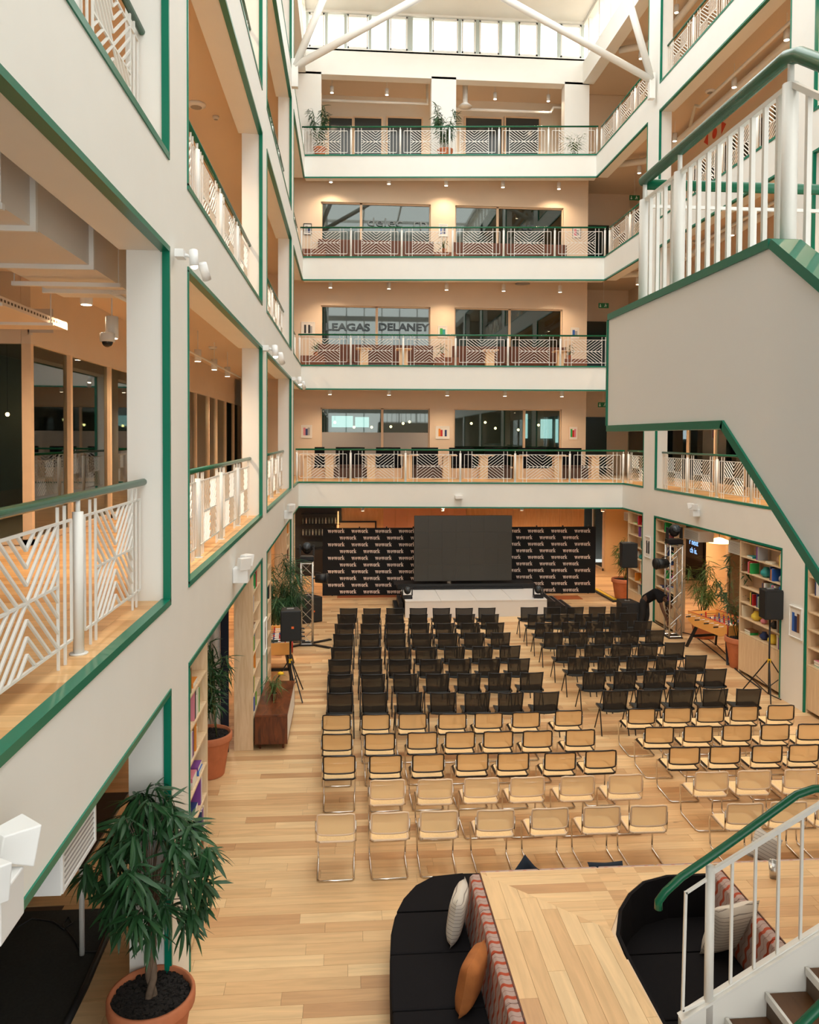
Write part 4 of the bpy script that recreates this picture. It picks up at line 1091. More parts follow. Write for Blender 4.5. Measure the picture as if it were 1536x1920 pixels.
# ================================================================== BANQUETTES
H1=.85; HS=.42
cx0=G(901,1637,H1).x; cyf=G(901,1637,H1).y
pat=bpy.data.materials.new('orange_wave_fabric'); pat.use_nodes=True
nt=pat.node_tree; N=nt.nodes.new; K=nt.links.new; b=nt.nodes['Principled BSDF']; b.inputs['Roughness'].default_value=.9
g=N('ShaderNodeNewGeometry'); sx_=N('ShaderNodeSeparateXYZ'); K(g.outputs['Position'],sx_.inputs[0])
def mth(op,a,bb=None,v=None):
    n=N('ShaderNodeMath'); n.operation=op; K(a,n.inputs[0]) if not isinstance(a,(int,float)) else setattr(n.inputs[0],'default_value',a)
    if bb is not None: K(bb,n.inputs[1])
    if v is not None: n.inputs[1].default_value=v
    return n.outputs[0]
across=mth('ADD',sx_.outputs[0],sx_.outputs[2]); wv=mth('SINE',mth('MULTIPLY',across,v=44)); wv=mth('MULTIPLY',wv,v=.10)
ph=mth('FRACT',mth('ADD',mth('MULTIPLY',sx_.outputs[1],v=7.2),wv))
rmp=N('ShaderNodeValToRGB'); rmp.color_ramp.interpolation='CONSTANT'; e=rmp.color_ramp.elements
e[0].position=0; e[0].color=(*lin((190,80,48)),1); e[1].position=.26; e[1].color=(*lin((196,168,158)),1); x_=e.new(.62); x_.color=(*lin((150,110,100)),1); x_=e.new(.66); x_.color=(*lin((196,168,158)),1)
K(ph,rmp.inputs[0]); nz=N('ShaderNodeTexNoise'); nz.inputs['Scale'].default_value=120
mxx=N('ShaderNodeMix'); mxx.data_type='RGBA'; mxx.blend_type='MULTIPLY'; mxx.inputs[0].default_value=.5; K(rmp.outputs[0],mxx.inputs[6]); K(nz.outputs[0],mxx.inputs[7]); K(mxx.outputs[2],b.inputs['Base Color'])
CB=2.39; c2=3.87
# curved cut-out of the counter following the second sofa
arc=[G(x,y,H1) for x,y in ((1160,1800),(1155,1750),(1160,1705),(1178,1675),(1205,1652),(1250,1640),(1330,1637))]
t=thing('counter_table','large oak-topped counter with mitred boards between the two black sofas','counter',(2,7.5,0))
yn=4.2
outl=[(cx0,yn),(CB,yn),(CB,arc[0].y)]+[(p.x,min(p.y,cyf-.03)) for p in arc[1:]]+[(c2,cyf-.03),(c2,yn),(7.5,yn),(7.5,cyf),(cx0,cyf)]
def clip_poly(poly,a,b):   # keep the side where cross>=0
    out=[]; n=len(poly)
    f=lambda p:(b[0]-a[0])*(p[1]-a[1])-(b[1]-a[1])*(p[0]-a[0])
    for i in range(n):
        p,q=poly[i],poly[(i+1)%n]; fp,fq=f(p),f(q)
        if fp>=0: out.append(p)
        if (fp>=0)!=(fq>=0):
            s=fp/(fp-fq); out.append((p[0]+s*(q[0]-p[0]),p[1]+s*(q[1]-p[1])))
    return out
def boards(region,axis,w,L0,seed,gap=.0012):
    rr=random.Random(seed); xs=[p[0] for p in region]; ys=[p[1] for p in region]
    a0,a1=(min(ys),max(ys)) if axis=='x' else (min(xs),max(xs)); b0,b1=(min(xs),max(xs)) if axis=='x' else (min(ys),max(ys))
    a=a0
    while a<a1:
        b=b0-rr.random()*L0
        while b<b1:
            L=L0*rr.uniform(.6,1.2)
            if axis=='x': pts=[(b+gap,a+gap),(b+L-gap,a+gap),(b+L-gap,a+w-gap),(b+gap,a+w-gap)]
            else: pts=[(a+gap,b+gap),(a+w-gap,b+gap),(a+w-gap,b+L-gap),(a+gap,b+L-gap)]
            c=pts
            for i in range(len(region)):
                c=clip_poly(c,region[i],region[(i+1)%len(region)])
                if len(c)<3: break
            if len(c)>=3:
                ar=abs(sum(c[i][0]*c[(i+1)%len(c)][1]-c[(i+1)%len(c)][0]*c[i][1] for i in range(len(c))))/2
                if ar>.0008: MB().prism(c,H1-.012,H1).build('board',OAKY if axis=='y' else FLOOR,t)
            b+=L
        a+=w
core=MB().prism(outl,H1-.05,H1-.0125); core.build('top_core',PINE,t)
# arm running away from the camera (boards along it), mitred at 45 degrees into the arm along the far edge
mx,my=CB,cyf-(CB-cx0)
boards([(cx0,yn),(CB,yn),(CB,my),(cx0,cyf)],'y',.155,1.5,4)
# far arm in convex slices that follow the cut-out
ar2=[(p.x,min(p.y,cyf-.03)) for p in arc if p.y>my-.02]
chain=[(CB,my)]+[p for p in ar2 if p[0]>CB+.01]
boards([(cx0,cyf),(CB,my),(CB,cyf)],'x',.155,1.6,5)
for i in range(len(chain)-1):
    p,q=chain[i],chain[i+1]
    if q[0]-p[0]>.01: boards([(p[0],p[1]),(q[0],q[1]),(q[0],cyf),(p[0],cyf)],'x',.155,1.6,6)
boards([(c2,yn),(7.5,yn),(7.5,cyf),(c2,cyf)],'x',.155,1.6,8)
MB().box(cx0+.02,CB-.25,yn,cyf-.15,.001,H1-.052).build('base_cabinet',mat('counter_base',(.03,.028,.026),.8),t)
MB().box(cx0-.012,cx0,yn,cyf,H1-.05,H1+.001).build('edge_strip',WALN2,t)
MB().box(cx0,7.5,cyf,cyf+.012,H1-.05,H1+.001).build('edge_strip',PINE,t)
MB().prism([(CB,yn),(CB+.012,yn),(CB+.012,arc[0].y),(CB,arc[0].y)],H1-.16,H1+.001).build('edge_strip',PINE,t)
MB().box(c2-.012,c2,yn,cyf-.03,H1-.05,H1+.001).build('edge_strip',WALN2,t)
# sofa one
def sofa(name,label,loc):
    return thing(name,label,'sofa',loc)
s1=sofa('curved_sofa','black curved banquette sofa with orange wave-pattern back, left one at the bottom',(.8,7.5,0))
sa=[G(x,y,HS) for x,y in ((737,1920),(732,1860),(731,1800),(733,1750),(740,1718),(757,1685),(780,1660),(812,1643),(868,1637))]
xb=cx0-.012
bx0=xb-.16
def seat_poly(y0,y1):
    pts=[]
    return pts
edgeL=[(sa[0].x,yn)]+[(p.x,p.y) for p in sa]
edgeL=[p if p[0]<bx0+.1 else p for p in edgeL]
def xat(y):
    for i in range(len(edgeL)-1):
        a,b=edgeL[i],edgeL[i+1]
        if a[1]<=y<=b[1]: return a[0]+(b[0]-a[0])*(y-a[1])/max(1e-6,b[1]-a[1])
    return edgeL[-1][0]
cuts=[yn,5.15,5.9,6.62,7.36,8.02]
for a,b in zip(cuts[:-1],cuts[1:]):
    ys=[a+.004]+[p[1] for p in edgeL if a+.01<p[1]<b-.01]+[b-.004]
    MB().prism([(bx0,a+.004)]+[(bx0,b-.004)]+[(xat(y),y) for y in ys[::-1]],.10,HS).build('seat_cushion',BLKF,s1,bevel=.02)
pts=[(xat(y),y) for y in [8.03]+[p[1] for p in edgeL if p[1]>8.04]]
MB().prism([(x,y) for x,y in pts][::-1]+[(bx0,8.03),(cx0+.1,8.25),(cx0+.1,edgeL[-1][1])][:0]+[(bx0,8.03)]+[(bx0,8.24),(cx0,8.24)]+[(6.8,8.24),(6.8,sa[-1].y-.12),(edgeL[-1][0],sa[-1].y-.01)],.10,HS).build('seat_cushion',BLKF,s1)
MB().prism([(x+.05 if x<bx0 else x,y) for x,y in [(edgeL[0][0],yn)]+edgeL[1:-1]][::-1]+[(bx0,yn),(bx0,8.3)],.001,.10).build('plinth',mat('plinth_black',(.01,.01,.01),.8),s1)
# pattern back: wedge section, panels with seams
yy=yn; k=0
while yy<cyf-.02:
    y2=min(yy+.62,cyf-.0)
    vs=[];
    sec=[(bx0-.0,HS-.1),(bx0+.03,HS+.12),(xb-.10,H1-.03),(xb-.07,H1-.004),(xb,H1-.004),(xb,HS-.1)]
    mb=MB(); n=len(sec)
    for y in (yy+.003,y2-.003):
        for x,z in sec: vs.append((x,y,z))
    mb.add(vs,[tuple(range(n)),tuple(range(n,2*n))[::-1]]+[(i,i+n,(i+1)%n+n,(i+1)%n) for i in range(n)]); mb.build('backrest_panel',pat,s1,bevel=.008)
    yy=y2
xx=cx0
while xx<6.8:
    MB().box(xx+.003,xx+.617,cyf+.013,cyf+.075,HS-.1,H1-.012).build('backrest_panel',pat,s1,bevel=.02); xx+=.62
# sofa two (in the curved cut-out)
s2=sofa('curved_sofa','black curved banquette sofa with orange wave-pattern back, right one beside the lower staircase',(3.2,7,0))
e2=[(CB+.013,yn),(CB+.013,arc[0].y)]+[(p.x+.004,min(p.y,cyf-.04)-.004) for p in arc[1:]]
bx2=c2-.012
# dark upholstered lining under the curved edge
vs=[];fs=[]
for i,(x,y) in enumerate(e2): vs+= [(x,y,.1),(x,y,H1-.001)]
for i in range(len(e2)-1): fs.append((2*i,2*i+2,2*i+3,2*i+1))
o=MB().add(vs,fs).build('curved_lining',BLKF,s2); sm=o.modifiers.new('s','SOLIDIFY'); sm.thickness=.03; sm.offset=1
lim=bx2-.2
def e2x(y):
    for i in range(len(e2)-1):
        a,b=e2[i],e2[i+1]
        if a[1]<=y<=b[1]: return a[0]+(b[0]-a[0])*(y-a[1])/max(1e-6,b[1]-a[1])
    return lim
for a,b in ((yn,5.3),(5.3,6.35),(6.35,7.2),(7.2,7.93)):
    ys=[a+.004]+[p[1] for p in e2 if a+.01<p[1]<b-.01]+[b-.004]
    MB().prism([(lim,a+.004),(lim,b-.004)]+[(min(lim-.02,e2x(y)+.035),y) for y in ys[::-1]],.10,HS).build('seat_cushion',BLKF,s2,bevel=.02)
yy=yn
while yy<cyf-.06:
    y2=min(yy+.62,cyf-.045); vs=[]
    sec=[(lim,HS-.1),(lim+.03,HS+.12),(bx2-.10,H1-.03),(bx2-.07,H1-.004),(bx2,H1-.004),(bx2,HS-.1)]; mb=MB(); n=len(sec)
    for y in (yy+.003,y2-.003):
        for x,z in sec: vs.append((x,y,z))
    mb.add(vs,[tuple(range(n)),tuple(range(n,2*n))[::-1]]+[(i,i+n,(i+1)%n+n,(i+1)%n) for i in range(n)]); mb.build('backrest_panel',pat,s2,bevel=.008); yy=y2
# pillows
def pillow(loc,w,h,th,rot,m,label,pip=None):
    t=thing('throw_pillow',label,'pillow',loc); ORG[t.name]=Vector((0,0,0)); t.rotation_euler=rot
    n=12; vs=[];fs=[]
    for s in (1,-1):
        for j in range(n+1):
            for i in range(n+1):
                u=-1+2*i/n; v=-1+2*j/n; ed=max(0,(1-u**4)*(1-v**4))**.5
                k=1-.10*(1-abs(u)**1.2)*abs(v)**3; k2=1-.10*(1-abs(v)**1.2)*abs(u)**3
                vs.append((u*w/2*k2, s*th/2*ed, v*h/2*k))
    N2=(n+1)**2
    for s in (0,1):
        for j in range(n):
            for i in range(n):
                a=s*N2+j*(n+1)+i; f=(a,a+1,a+n+2,a+n+1); fs.append(f if s else f[::-1])
    MB().add(vs,fs).build('cover',m,t,True)
    return t
strp=bpy.data.materials.new('cream_striped_fabric'); strp.use_nodes=True; nt=strp.node_tree; N=nt.nodes.new; K=nt.links.new; b=nt.nodes['Principled BSDF']; b.inputs['Roughness'].default_value=.9
tc=N('ShaderNodeTexCoord'); sp_=N('ShaderNodeSeparateXYZ'); K(tc.outputs['Object'],sp_.inputs[0])
f1=N('ShaderNodeMath'); f1.operation='MULTIPLY'; f1.inputs[1].default_value=27; K(sp_.outputs[2],f1.inputs[0]); f2=N('ShaderNodeMath'); f2.operation='FRACT'; K(f1.outputs[0],f2.inputs[0])
rp_=N('ShaderNodeValToRGB'); rp_.color_ramp.interpolation='CONSTANT'; rp_.color_ramp.elements[0].color=(*lin((150,140,130)),1); rp_.color_ramp.elements[1].position=.14; rp_.color_ramp.elements[1].color=(*lin((214,205,192)),1)
K(f2.outputs[0],rp_.inputs[0]); K(rp_.outputs[0],b.inputs['Base Color'])
RP=mat('rust_velvet',(.42,.14,.035),.8,noise=.2,nscale=8)
p=G(858,1712,HS+.22); pillow((p.x,p.y,HS+.235),.46,.46,.16,(R(8),R(0),R(72)),strp,'cream striped pillow leaning on the left sofa back')
p=G(884,1838,HS+.2); pillow((p.x+.0,p.y,HS+.22),.44,.46,.18,(R(10),R(0),R(62)),RP,'rust orange pillow leaning on the left sofa back')
p=G(1368,1740,HS+.26); pillow((p.x,p.y,HS+.27),.52,.56,.18,(R(20),R(0),R(14)),strp,'large cream striped pillow on the right sofa behind the stair railing')
p=G(990,1622,HS+.3); pillow((p.x,8.36,HS+.12),.33,.33,.12,(R(-15),R(45),R(0)),mat('navy_fabric',(.012,.02,.035),.9),'dark navy pillow peeking over the far edge of the counter')
p=G(1158,1630,HS+.3); pillow((p.x,8.42,HS+.07),.40,.30,.10,(R(-50),R(0),R(0)),mat('navy_fabric',(.012,.02,.035),.9),'blue pillow just visible beyond the counter edge')
p=G(1478,1600,.9); pillow((p.x,8.45,HS+.30),.36,.34,.12,(R(-15),R(30),R(0)),strp,'cream patterned pillow beyond the counter behind the stair railing')
# tumbler on the counter
p=G(1450,1646,H1); t=thing('metal_tumbler','steel tumbler standing on the oak counter behind the stair railing','cup',(p.x,min(p.y,cyf-.06),H1))
MB().lathe([(.034,.001),(.048,.17),(.044,.165),(.03,.01)],(p.x,min(p.y,cyf-.06),H1),16).build('body',ALU,t,True)

# ================================================================== PLANTS
def leaf_mesh(L,W,bend,m):
    n=5; vs=[];fs=[]
    for i in range(n+1):
        u=i/n; w=W*math.sin(math.pi*min(1,.08+u*.92))**.8*.5; x=L*u; z=-bend*L*u*u
        vs+=[(x,-w,z+.15*w),(x,0,z-.1*w),(x,w,z+.15*w)]
    for i in range(n):
        a=3*i; fs+=[(a,a+1,a+4,a+3),(a+1,a+2,a+5,a+4)]
    me=bpy.data.meshes.new('leaf'); me.from_pydata(vs,[],fs); me.materials.append(m)
    for p in me.polygons: p.use_smooth=True
    return me,vs,fs
def pot(t,c,r,h,m=TERRA):
    MB().lathe([(.001,.002),(r*.66,.002),(r*.68,.012),(r*.90,h*.80),(r*.92,h*.82),(r*.99,h*.83),(r,h*.86),(r,h*.97),(r*.97,h),(r*.91,h),(r*.90,h*.85)],c,32,cap=False).build('pot',m,t,True)
    rr=random.Random(int(r*1000)); mb=MB().lathe([(r*.895,h*.90),(r*.5,h*.915),(.001,h*.92)],c,24,False)
    o=mb.build('soil',SOIL,t); 
    if r>.3:
        mb=MB()
        for i in range(900):
            a=rr.random()*6.28; q=r*.88*math.sqrt(rr.random()); s=rr.uniform(.006,.014)
            mb.box(c[0]+q*math.cos(a)-s,c[0]+q*math.cos(a)+s,c[1]+q*math.sin(a)-s,c[1]+q*math.sin(a)+s,c[2]+h*.905,c[2]+h*.92+s)
        o=mb.build('soil_crumbs',SOIL,t); o['kind']='stuff'
def plant(label,c,pr,ph,h,spread,nleaf,L=.24,W=.03,m=LEAF,stems=3,indiv=False,seed=1,bend=.45,hub0=.35,clusters=None,potm=TERRA,name='potted_palm'):
    rr=random.Random(seed); t=thing(name,label,'plant',c); pot(t,c,pr,ph,potm)
    base=Vector((c[0],c[1],c[2]+ph*.9)); tips=[]
    if stems==1:
        top=base+Vector((rr.uniform(-.05,.05),rr.uniform(-.05,.05),h*hub0))
        MB().tube([base-Vector((0,0,.03)),base+Vector((.02,.01,h*hub0*.4)),base+Vector((-.015,.0,h*hub0*.7)),top],[.035,.026,.03,.024],10).build('trunk',BARK,t,True)
        roots=[top]*6
    else: roots=[base+Vector((rr.uniform(-.4,.4)*pr,rr.uniform(-.4,.4)*pr,0)) for _ in range(stems)]
    mb=MB()
    for i,r0 in enumerate(roots):
        a=rr.random()*6.28; 
        for kk in range(3 if stems==1 else 2):
            a+=2.2; ext=spread*rr.uniform(.35,.8); hh=h*(1-(hub0 if stems==1 else 0))*rr.uniform(.45,1)
            e=r0+Vector((math.cos(a)*ext,math.sin(a)*ext,hh)); mid=r0.lerp(e,.55)+Vector((0,0,.12*h*.5))
            mb.tube([r0,mid,e],[.009,.007,.004],5)
            for u in ((.45,.6,.75,.9,1.0) if stems==1 else (.35,.5,.65,.8,.9,1.0)): 
                q=(r0.lerp(mid,u/.55) if u<.55 else mid.lerp(e,(u-.55)/.45)); tips.append((q,a))
    mb.build('branches',BARK if stems==1 else mat('green_stem',(.10,.14,.04),.6),t,True)
    lms=[leaf_mesh(L*s,W*s2,bend*b,m) for s,s2,b in ((1,1,1),(.8,.9,1.5),(1.15,1,.8),(.65,.8,.6))]
    vs=[];fs=[];cnt=0
    for i in range(nleaf):
        q,a=tips[rr.randrange(len(tips))]
        az=a+rr.uniform(-1.6,1.6) if rr.random()<.7 else rr.random()*6.28
        el=rr.uniform(-.9,.7)
        pos=q+Vector((rr.gauss(0,.03),rr.gauss(0,.03),rr.gauss(0,.04)))
        me,lv,lf=lms[rr.randrange(4)]
        M=Matrix.Translation(pos)@Euler((rr.uniform(-.7,.7),-el,az)).to_matrix().to_4x4()
        if indiv and cnt<300:
            o=bpy.data.objects.new('leaf',me); COL.objects.link(o); o.parent=t; o.matrix_local=Matrix.Translation(-ORG[t.name])@M; cnt+=1
        else:
            n=len(vs); vs+=[M@Vector(v) for v in lv]; fs+=[tuple(k+n for k in f) for f in lf]
    if vs: 
        o=MB().add(vs,fs).build('foliage',m,t,True); o['kind']='stuff'
    return t
PY0=6.72; PX0=G(292,1840,.60).x
def big_tree(label,c,pr,ph,z0,z1,rad,nleaf,seed):
    rr=random.Random(seed); t=thing('potted_tree',label,'plant',c); pot(t,c,pr,ph)
    b=Vector((c[0],c[1],ph*.9)); hub=Vector((c[0]-.01,c[1]-.02,z0+.12))
    for ph_ in (0,math.pi):
        MB().tube([b+Vector((.022*math.cos(ph_+u*9),.022*math.sin(ph_+u*9),-.03+(hub.z-b.z+.03)*u)) for u in [q/10 for q in range(11)]],[.034-.012*q/10 for q in range(11)],8).build('trunk',BARK,t,True)
    lms=[leaf_mesh(.25*s,.036*s2,bb,LEAF) for s,s2,bb in ((1,1,.22),(.8,.95,.35),(1.15,1,.3),(.95,.8,.12))]
    mb=MB(); tips=[]
    for i in range(46):
        u=i/45; zz=z0+.1+(z1-z0-.15)*u; prof=math.sin(math.pi*min(1,.22+u*.72))**.7
        a=i*2.4+rr.uniform(-.4,.4); rd=rad*prof*rr.uniform(.45,.88)
        e=Vector((c[0]+rd*math.cos(a),c[1]+rd*math.sin(a),zz)); m_=hub.lerp(e,.5)+Vector((0,0,.10)); m_.x+=(c[0]-m_.x)*.35; m_.y+=(c[1]-m_.y)*.35
        mb.tube([hub,m_,e],[.007,.005,.003],5); tips+=[(e,a),(m_.lerp(e,.5),a)]
    mb.build('branches',BARK,t,True); vs=[];fs=[]
    for i in range(nleaf):
        q,a=tips[rr.randrange(len(tips))] if rr.random()<.35 else tips[2*rr.randrange(len(tips)//2)]
        az=a+rr.uniform(-1.9,1.9); el=rr.uniform(-1.25,.25)
        pos=q+Vector((rr.gauss(0,.02),rr.gauss(0,.02),rr.gauss(0,.02)))
        M=Matrix.Translation(pos)@Euler((rr.uniform(-.6,.6),-el,az)).to_matrix().to_4x4(); me,lv,lf=lms[rr.randrange(4)]
        if i<300:
            o=bpy.data.objects.new('leaf',me); COL.objects.link(o); o.parent=t; o.matrix_local=Matrix.Translation(-ORG[t.name])@M
        else: n=len(vs); vs+=[M@Vector(v) for v in lv]; fs+=[tuple(k+n for k in f) for f in lf]
    o=MB().add(vs,fs).build('foliage',LEAF,t,True); o['kind']='stuff'
big_tree('large potted tree with drooping dark leaves at the lower left, by the first column',(PX0,PY0,0.001),.36,.62,1.12,2.36,.60,1050,3)
plant('potted palm in terracotta pot between the nearest left bookcase and tall birch panel',(-2.15,12.55,0.001),.37,.66,1.75,.62,520,.30,.026,LEAF,4,True,8,.5)
plant('bushy green palm behind the left loudspeaker, between the bookcases',(-1.62,19.5,0.001),.3,.5,1.95,.66,1700,.38,.018,LEAF,8,False,9,.7)
plant('potted bamboo in terracotta pot at the right behind the right subwoofer',(9.05,25.3,0.001),.40,.72,1.75,.55,300,.26,.03,LEAF2,3,False,10,.5)
plant('potted palm in terracotta pot behind the foosball table beside the right truss tower',(9.5,20.4,0.001),.38,.65,1.45,.5,420,.3,.024,LEAF2,6,False,11,.5)
plant('potted bamboo in large terracotta pot in front of the foosball table at right',(9.15,17.65,0.001),.40,.72,2.0,.6,420,.24,.034,LEAF,4,False,12,.4)
plant('potted fern palm on the top far gallery at left, behind the railing',(-1.0,29.35,FL[5]+.001),.24,.36,1.55,.45,330,.26,.03,LEAF,4,False,13)
plant('tall potted bamboo on the top far gallery at the middle pillar',(3.55,29.1,FL[5]+.001),.30,.36,1.75,.5,480,.26,.028,LEAF,6,False,14)
plant('small palm on the top far gallery at right before the white pillar',(8.2,28.75,FL[5]+.001),.16,.2,.8,.4,140,.28,.025,LEAF2,4,False,15,potm=WHITE)
for k,xs in ((3,(-1.1,3.4,8.0)),(4,(3.5,))):
    for j,x in enumerate(xs):
        plant('small spiky potted plant on the bench end, %s, %s'%(LEVN[k],['left','middle','right'][j] if len(xs)>1 else 'middle pillar'),(x,28.9 if k==4 else 28.3,FL[k]+.441),.09,.14,.42,.12,30,.24,.025,LEAF,5,False,20+k+j,.2,name='potted_plant')
# small plant on the sideboard
plant('tiny potted grass plant with yellow flower on the walnut sideboard',(-1.28,14.2,.611),.065,.12,.34,.14,70,.22,.010,LEAF2,6,False,31,.8,potm=mat('brown_pot',(.16,.05,.025),.4),name='potted_plant')
t=thing('flower','yellow flower head above the small pot on the walnut sideboard','flower',(-1.17,14.3,1.05))
MB().ball((-1.17,14.3,1.05),.06,8,5,(1,1,.5)).build('bloom',mat('yellow_petals',(.85,.50,.01),.6),t,True); MB().tube([(-1.28,14.2,.72),(-1.22,14.25,.9),(-1.17,14.3,1.03)],.004,5).build('flower_stem',LEAF2,t)

# ================================================================== PERSON (skin grown over a posed skeleton)
def person(loc,rz):
    t=thing('person','person in black t-shirt and dark trousers bending down to the floor beside the right truss','person',loc); ORG[t.name]=Vector((0,0,0)); t.rotation_euler=(0,0,rz); t.scale=(.95,.95,.97)
    def skin(name,verts,edges,radii,m,root=0):
        me=bpy.data.meshes.new(name); me.from_pydata(verts,edges,[]); me.materials.append(m)
        bm=bmesh.new(); bm.from_mesh(me); lay=bm.verts.layers.skin.verify(); bm.verts.ensure_lookup_table()
        for i,v in enumerate(bm.verts):
            r=radii[i]; v[lay].radius=(r,r) if not isinstance(r,tuple) else r; v[lay].use_root=(i==root)
        bm.to_mesh(me); bm.free(); o=bpy.data.objects.new(name,me); COL.objects.link(o); o.parent=t
        s=o.modifiers.new('skin','SKIN'); s.use_smooth_shade=True; u=o.modifiers.new('sub','SUBSURF'); u.levels=2; u.render_levels=2
        return o
    SK=mat('brown_skin',(.10,.045,.025),.6)
    # local frame: +x is the direction the person bends to
    V=[(0,0,.93),(.14,0,1.06),(.32,0,1.15),(.48,0,1.12),(.57,0,1.02),(.64,.0,.94),      # pelvis, waist, chest, upper chest, neck, head base
       (.50,.19,1.06),(.56,.21,.80),(.60,.17,.54),(.62,.15,.44),                         # left arm
       (.50,-.19,1.06),(.58,-.20,.80),(.66,-.14,.56),(.69,-.12,.46),
       (-.02,.10,.86),(.02,.12,.48),(-.06,.13,.09),(.05,.14,.05),                        # legs
       (-.02,-.10,.86),(-.02,-.12,.48),(-.14,-.13,.09),(-.02,-.14,.05)]
    E_=[(0,1),(1,2),(2,3),(3,4),(4,5),(3,6),(6,7),(7,8),(8,9),(3,10),(10,11),(11,12),(12,13),(0,14),(14,15),(15,16),(16,17),(0,18),(18,19),(19,20),(20,21)]
    Rr=[.13,.125,.15,.14,.058,.06,.062,.046,.036,.03,.062,.046,.036,.03,.092,.062,.045,.035,.092,.062,.045,.035]
    skin('body',V,E_,Rr,SK)
    # clothes a little wider than the body
    sv=[0,1,2,3,4,6,10]; loc_=[V[0],V[1],V[2],V[3],(.53,0,1.07),V[6],(.53,.20,.92),V[10],(.54,-.20,.92)]
    skin('t_shirt',loc_,[(0,1),(1,2),(2,3),(3,4),(3,5),(5,6),(3,7),(7,8)],[.152,.155,.185,.175,.095,.092,.082,.092,.082],BLKF,1)
    skin('trousers',[(0.01,0,.93),(.06,0,.99)]+V[14:17]+V[18:21],[(0,1),(0,2),(2,3),(3,4),(0,5),(5,6),(6,7)],[.15,.14,.108,.08,.066,.108,.08,.066],mat('dark_trousers',(.015,.014,.014),.9),0)
    for s,i in ((1,16),(-1,20)):
        x,y,z=V[i]; MB().prism([(x-.09,y-.045),(x+.15,y-.045),(x+.2,y),(x+.15,y+.045),(x-.09,y+.045)],.002,.09).build('shoe',mat('dark_shoe',(.02,.02,.02),.5),t,bevel=.02)
    # head with face, hair
    hd=MB().ball((.70,0,.86),.098,16,12,(.92,.80,1.12)).ball((.79,0,.84),.016,8,6,(1,.8,1.6)).ball((.70,.083,.87),.022,8,6,(1,.4,1.4)).ball((.70,-.083,.87),.022,8,6,(1,.4,1.4)).build('head',SK,t,True)
    for s in (-1,1): MB().ball((.787,s*.032,.87),.011,8,6).build('eye',mat('eye_dark',(.02,.02,.02),.2),hd,True)
    MB().ball((.782,0,.79),.02,8,5,(.4,1.2,.4)).build('mouth',mat('lip_brown',(.12,.04,.03),.5),hd,True)
    MB().ball((.685,0,.885),.103,16,10,(.92,.84,1.06)).build('hair',mat('black_hair',(.008,.007,.006),.8),t,True)
    # hands: palm + five fingers
    for s,(i) in ((1,9),(-1,13)):
        x,y,z=V[i]
        vs=[(x,y,z+.03),(x+.01,y,z-.05)]; ed=[(0,1)]; rd=[.024,.030]
        for f in range(4):
            n=len(vs); oy=(f-1.5)*.019; L=[.062,.075,.070,.055][f]
            vs+=[(x+.012,y+oy,z-.075),(x+.02,y+oy*1.1,z-.075-L*.55),(x+.035,y+oy*1.1,z-.075-L)]; ed+=[(1,n),(n,n+1),(n+1,n+2)]; rd+=[.010,.009,.008]
        n=len(vs); vs+=[(x+.03,y-s*.028,z-.035),(x+.05,y-s*.038,z-.07)]; ed+=[(1,n),(n,n+1)]; rd+=[.011,.009]
        skin('hand',vs,ed,rd,SK)
    return t
person((8.10,20.98,0.001),-.75)

# ================================================================== FOOSBALL TABLES
def foosball(loc,rz,label,cl=(.85,.42,.11)):
    t=thing('foosball_table',label,'foosball table',loc); ORG[t.name]=Vector((0,0,0)); t.rotation_euler=(0,0,rz)
    BD=mat('foosball_wood',cl,.35,noise=.05,nscale=4); RD=mat('red_edge',(.50,.015,.01),.3)
    W,L=.80,1.6
    for s in (-1,1):
        MB().prism([(-L/2,.66),(L/2,.56),(L/2,.66),(L/2-.0,.90),(-L/2,.90)] if False else [(-L/2,.70),(-L/2+.25,.60),(L/2-.25,.60),(L/2,.70),(L/2,.92),(-L/2,.92)],-.016,.016,Matrix(((0,0,1,s*W/2),(1,0,0,0),(0,1,0,0),(0,0,0,1)))).build('side_board',BD,t)
        MB().tube([(s*W/2,-L/2,.70),(s*W/2,-L/2,.92),(s*W/2,L/2,.92),(s*W/2,L/2,.70)],.016,8).build('red_edge',RD,t,True)
    for s in (-1,1): MB().box(-W/2+.016,W/2-.016,s*L/2-.016,s*L/2+.016,.66,.91).build('end_board',BD,t)
    MB().box(-W/2+.02,W/2-.02,-L/2+.02,L/2-.02,.72,.75).build('play_field',mat('play_field_grey',(.30,.28,.25),.3),t)
    for i in range(8):
        y=-L/2+.14+i*(L-.28)/7
        rd=MB().tube([(-W/2-.16,y,.86),(W/2+.16,y,.86)],.008,8).build('rod',CHROME,t,True)
        h=MB(); s=1 if i%2 else -1
        h.tube([(s*(W/2+.16),y,.86),(s*(W/2+.28),y,.86)],.017,8).build('handle',BLK,rd)
        n=[1,2,3,5,5,3,2,1][i]
        for j in range(n):
            x=(j-(n-1)/2)*(.5/max(1,n-1)) if n>1 else 0
            MB().box(x-.014,x+.014,y-.01,y+.01,.765,.90).ball((x,y,.905),.014,8,5).build('player_figure',RD if i%2 else mat('player_blue',(.05,.08,.25),.4),rd)
    for s in (-1,1):
        for q in (-1,1): MB().bar((q*W/2*.7,s*(L/2-.22),.62),(q*(W/2+.02),s*(L/2+.04),.0),.05,.07).build('leg',BLKM,t)
        MB().box(-W/2*.85,W/2*.85,s*(L/2-.12)-.02,s*(L/2-.12)+.02,.28,.34).build('cross_bar',BLKM,t)
    MB().box(-.1,.1,-L/2-.0,-L/2+.1,.93,.96).build('score_box',mat('score_dark',(.03,.05,.04),.3),t)
    return t
foosball((9.18,18.75,0),R(9),'orange wood foosball table with red edges and black legs between the right potted palms')
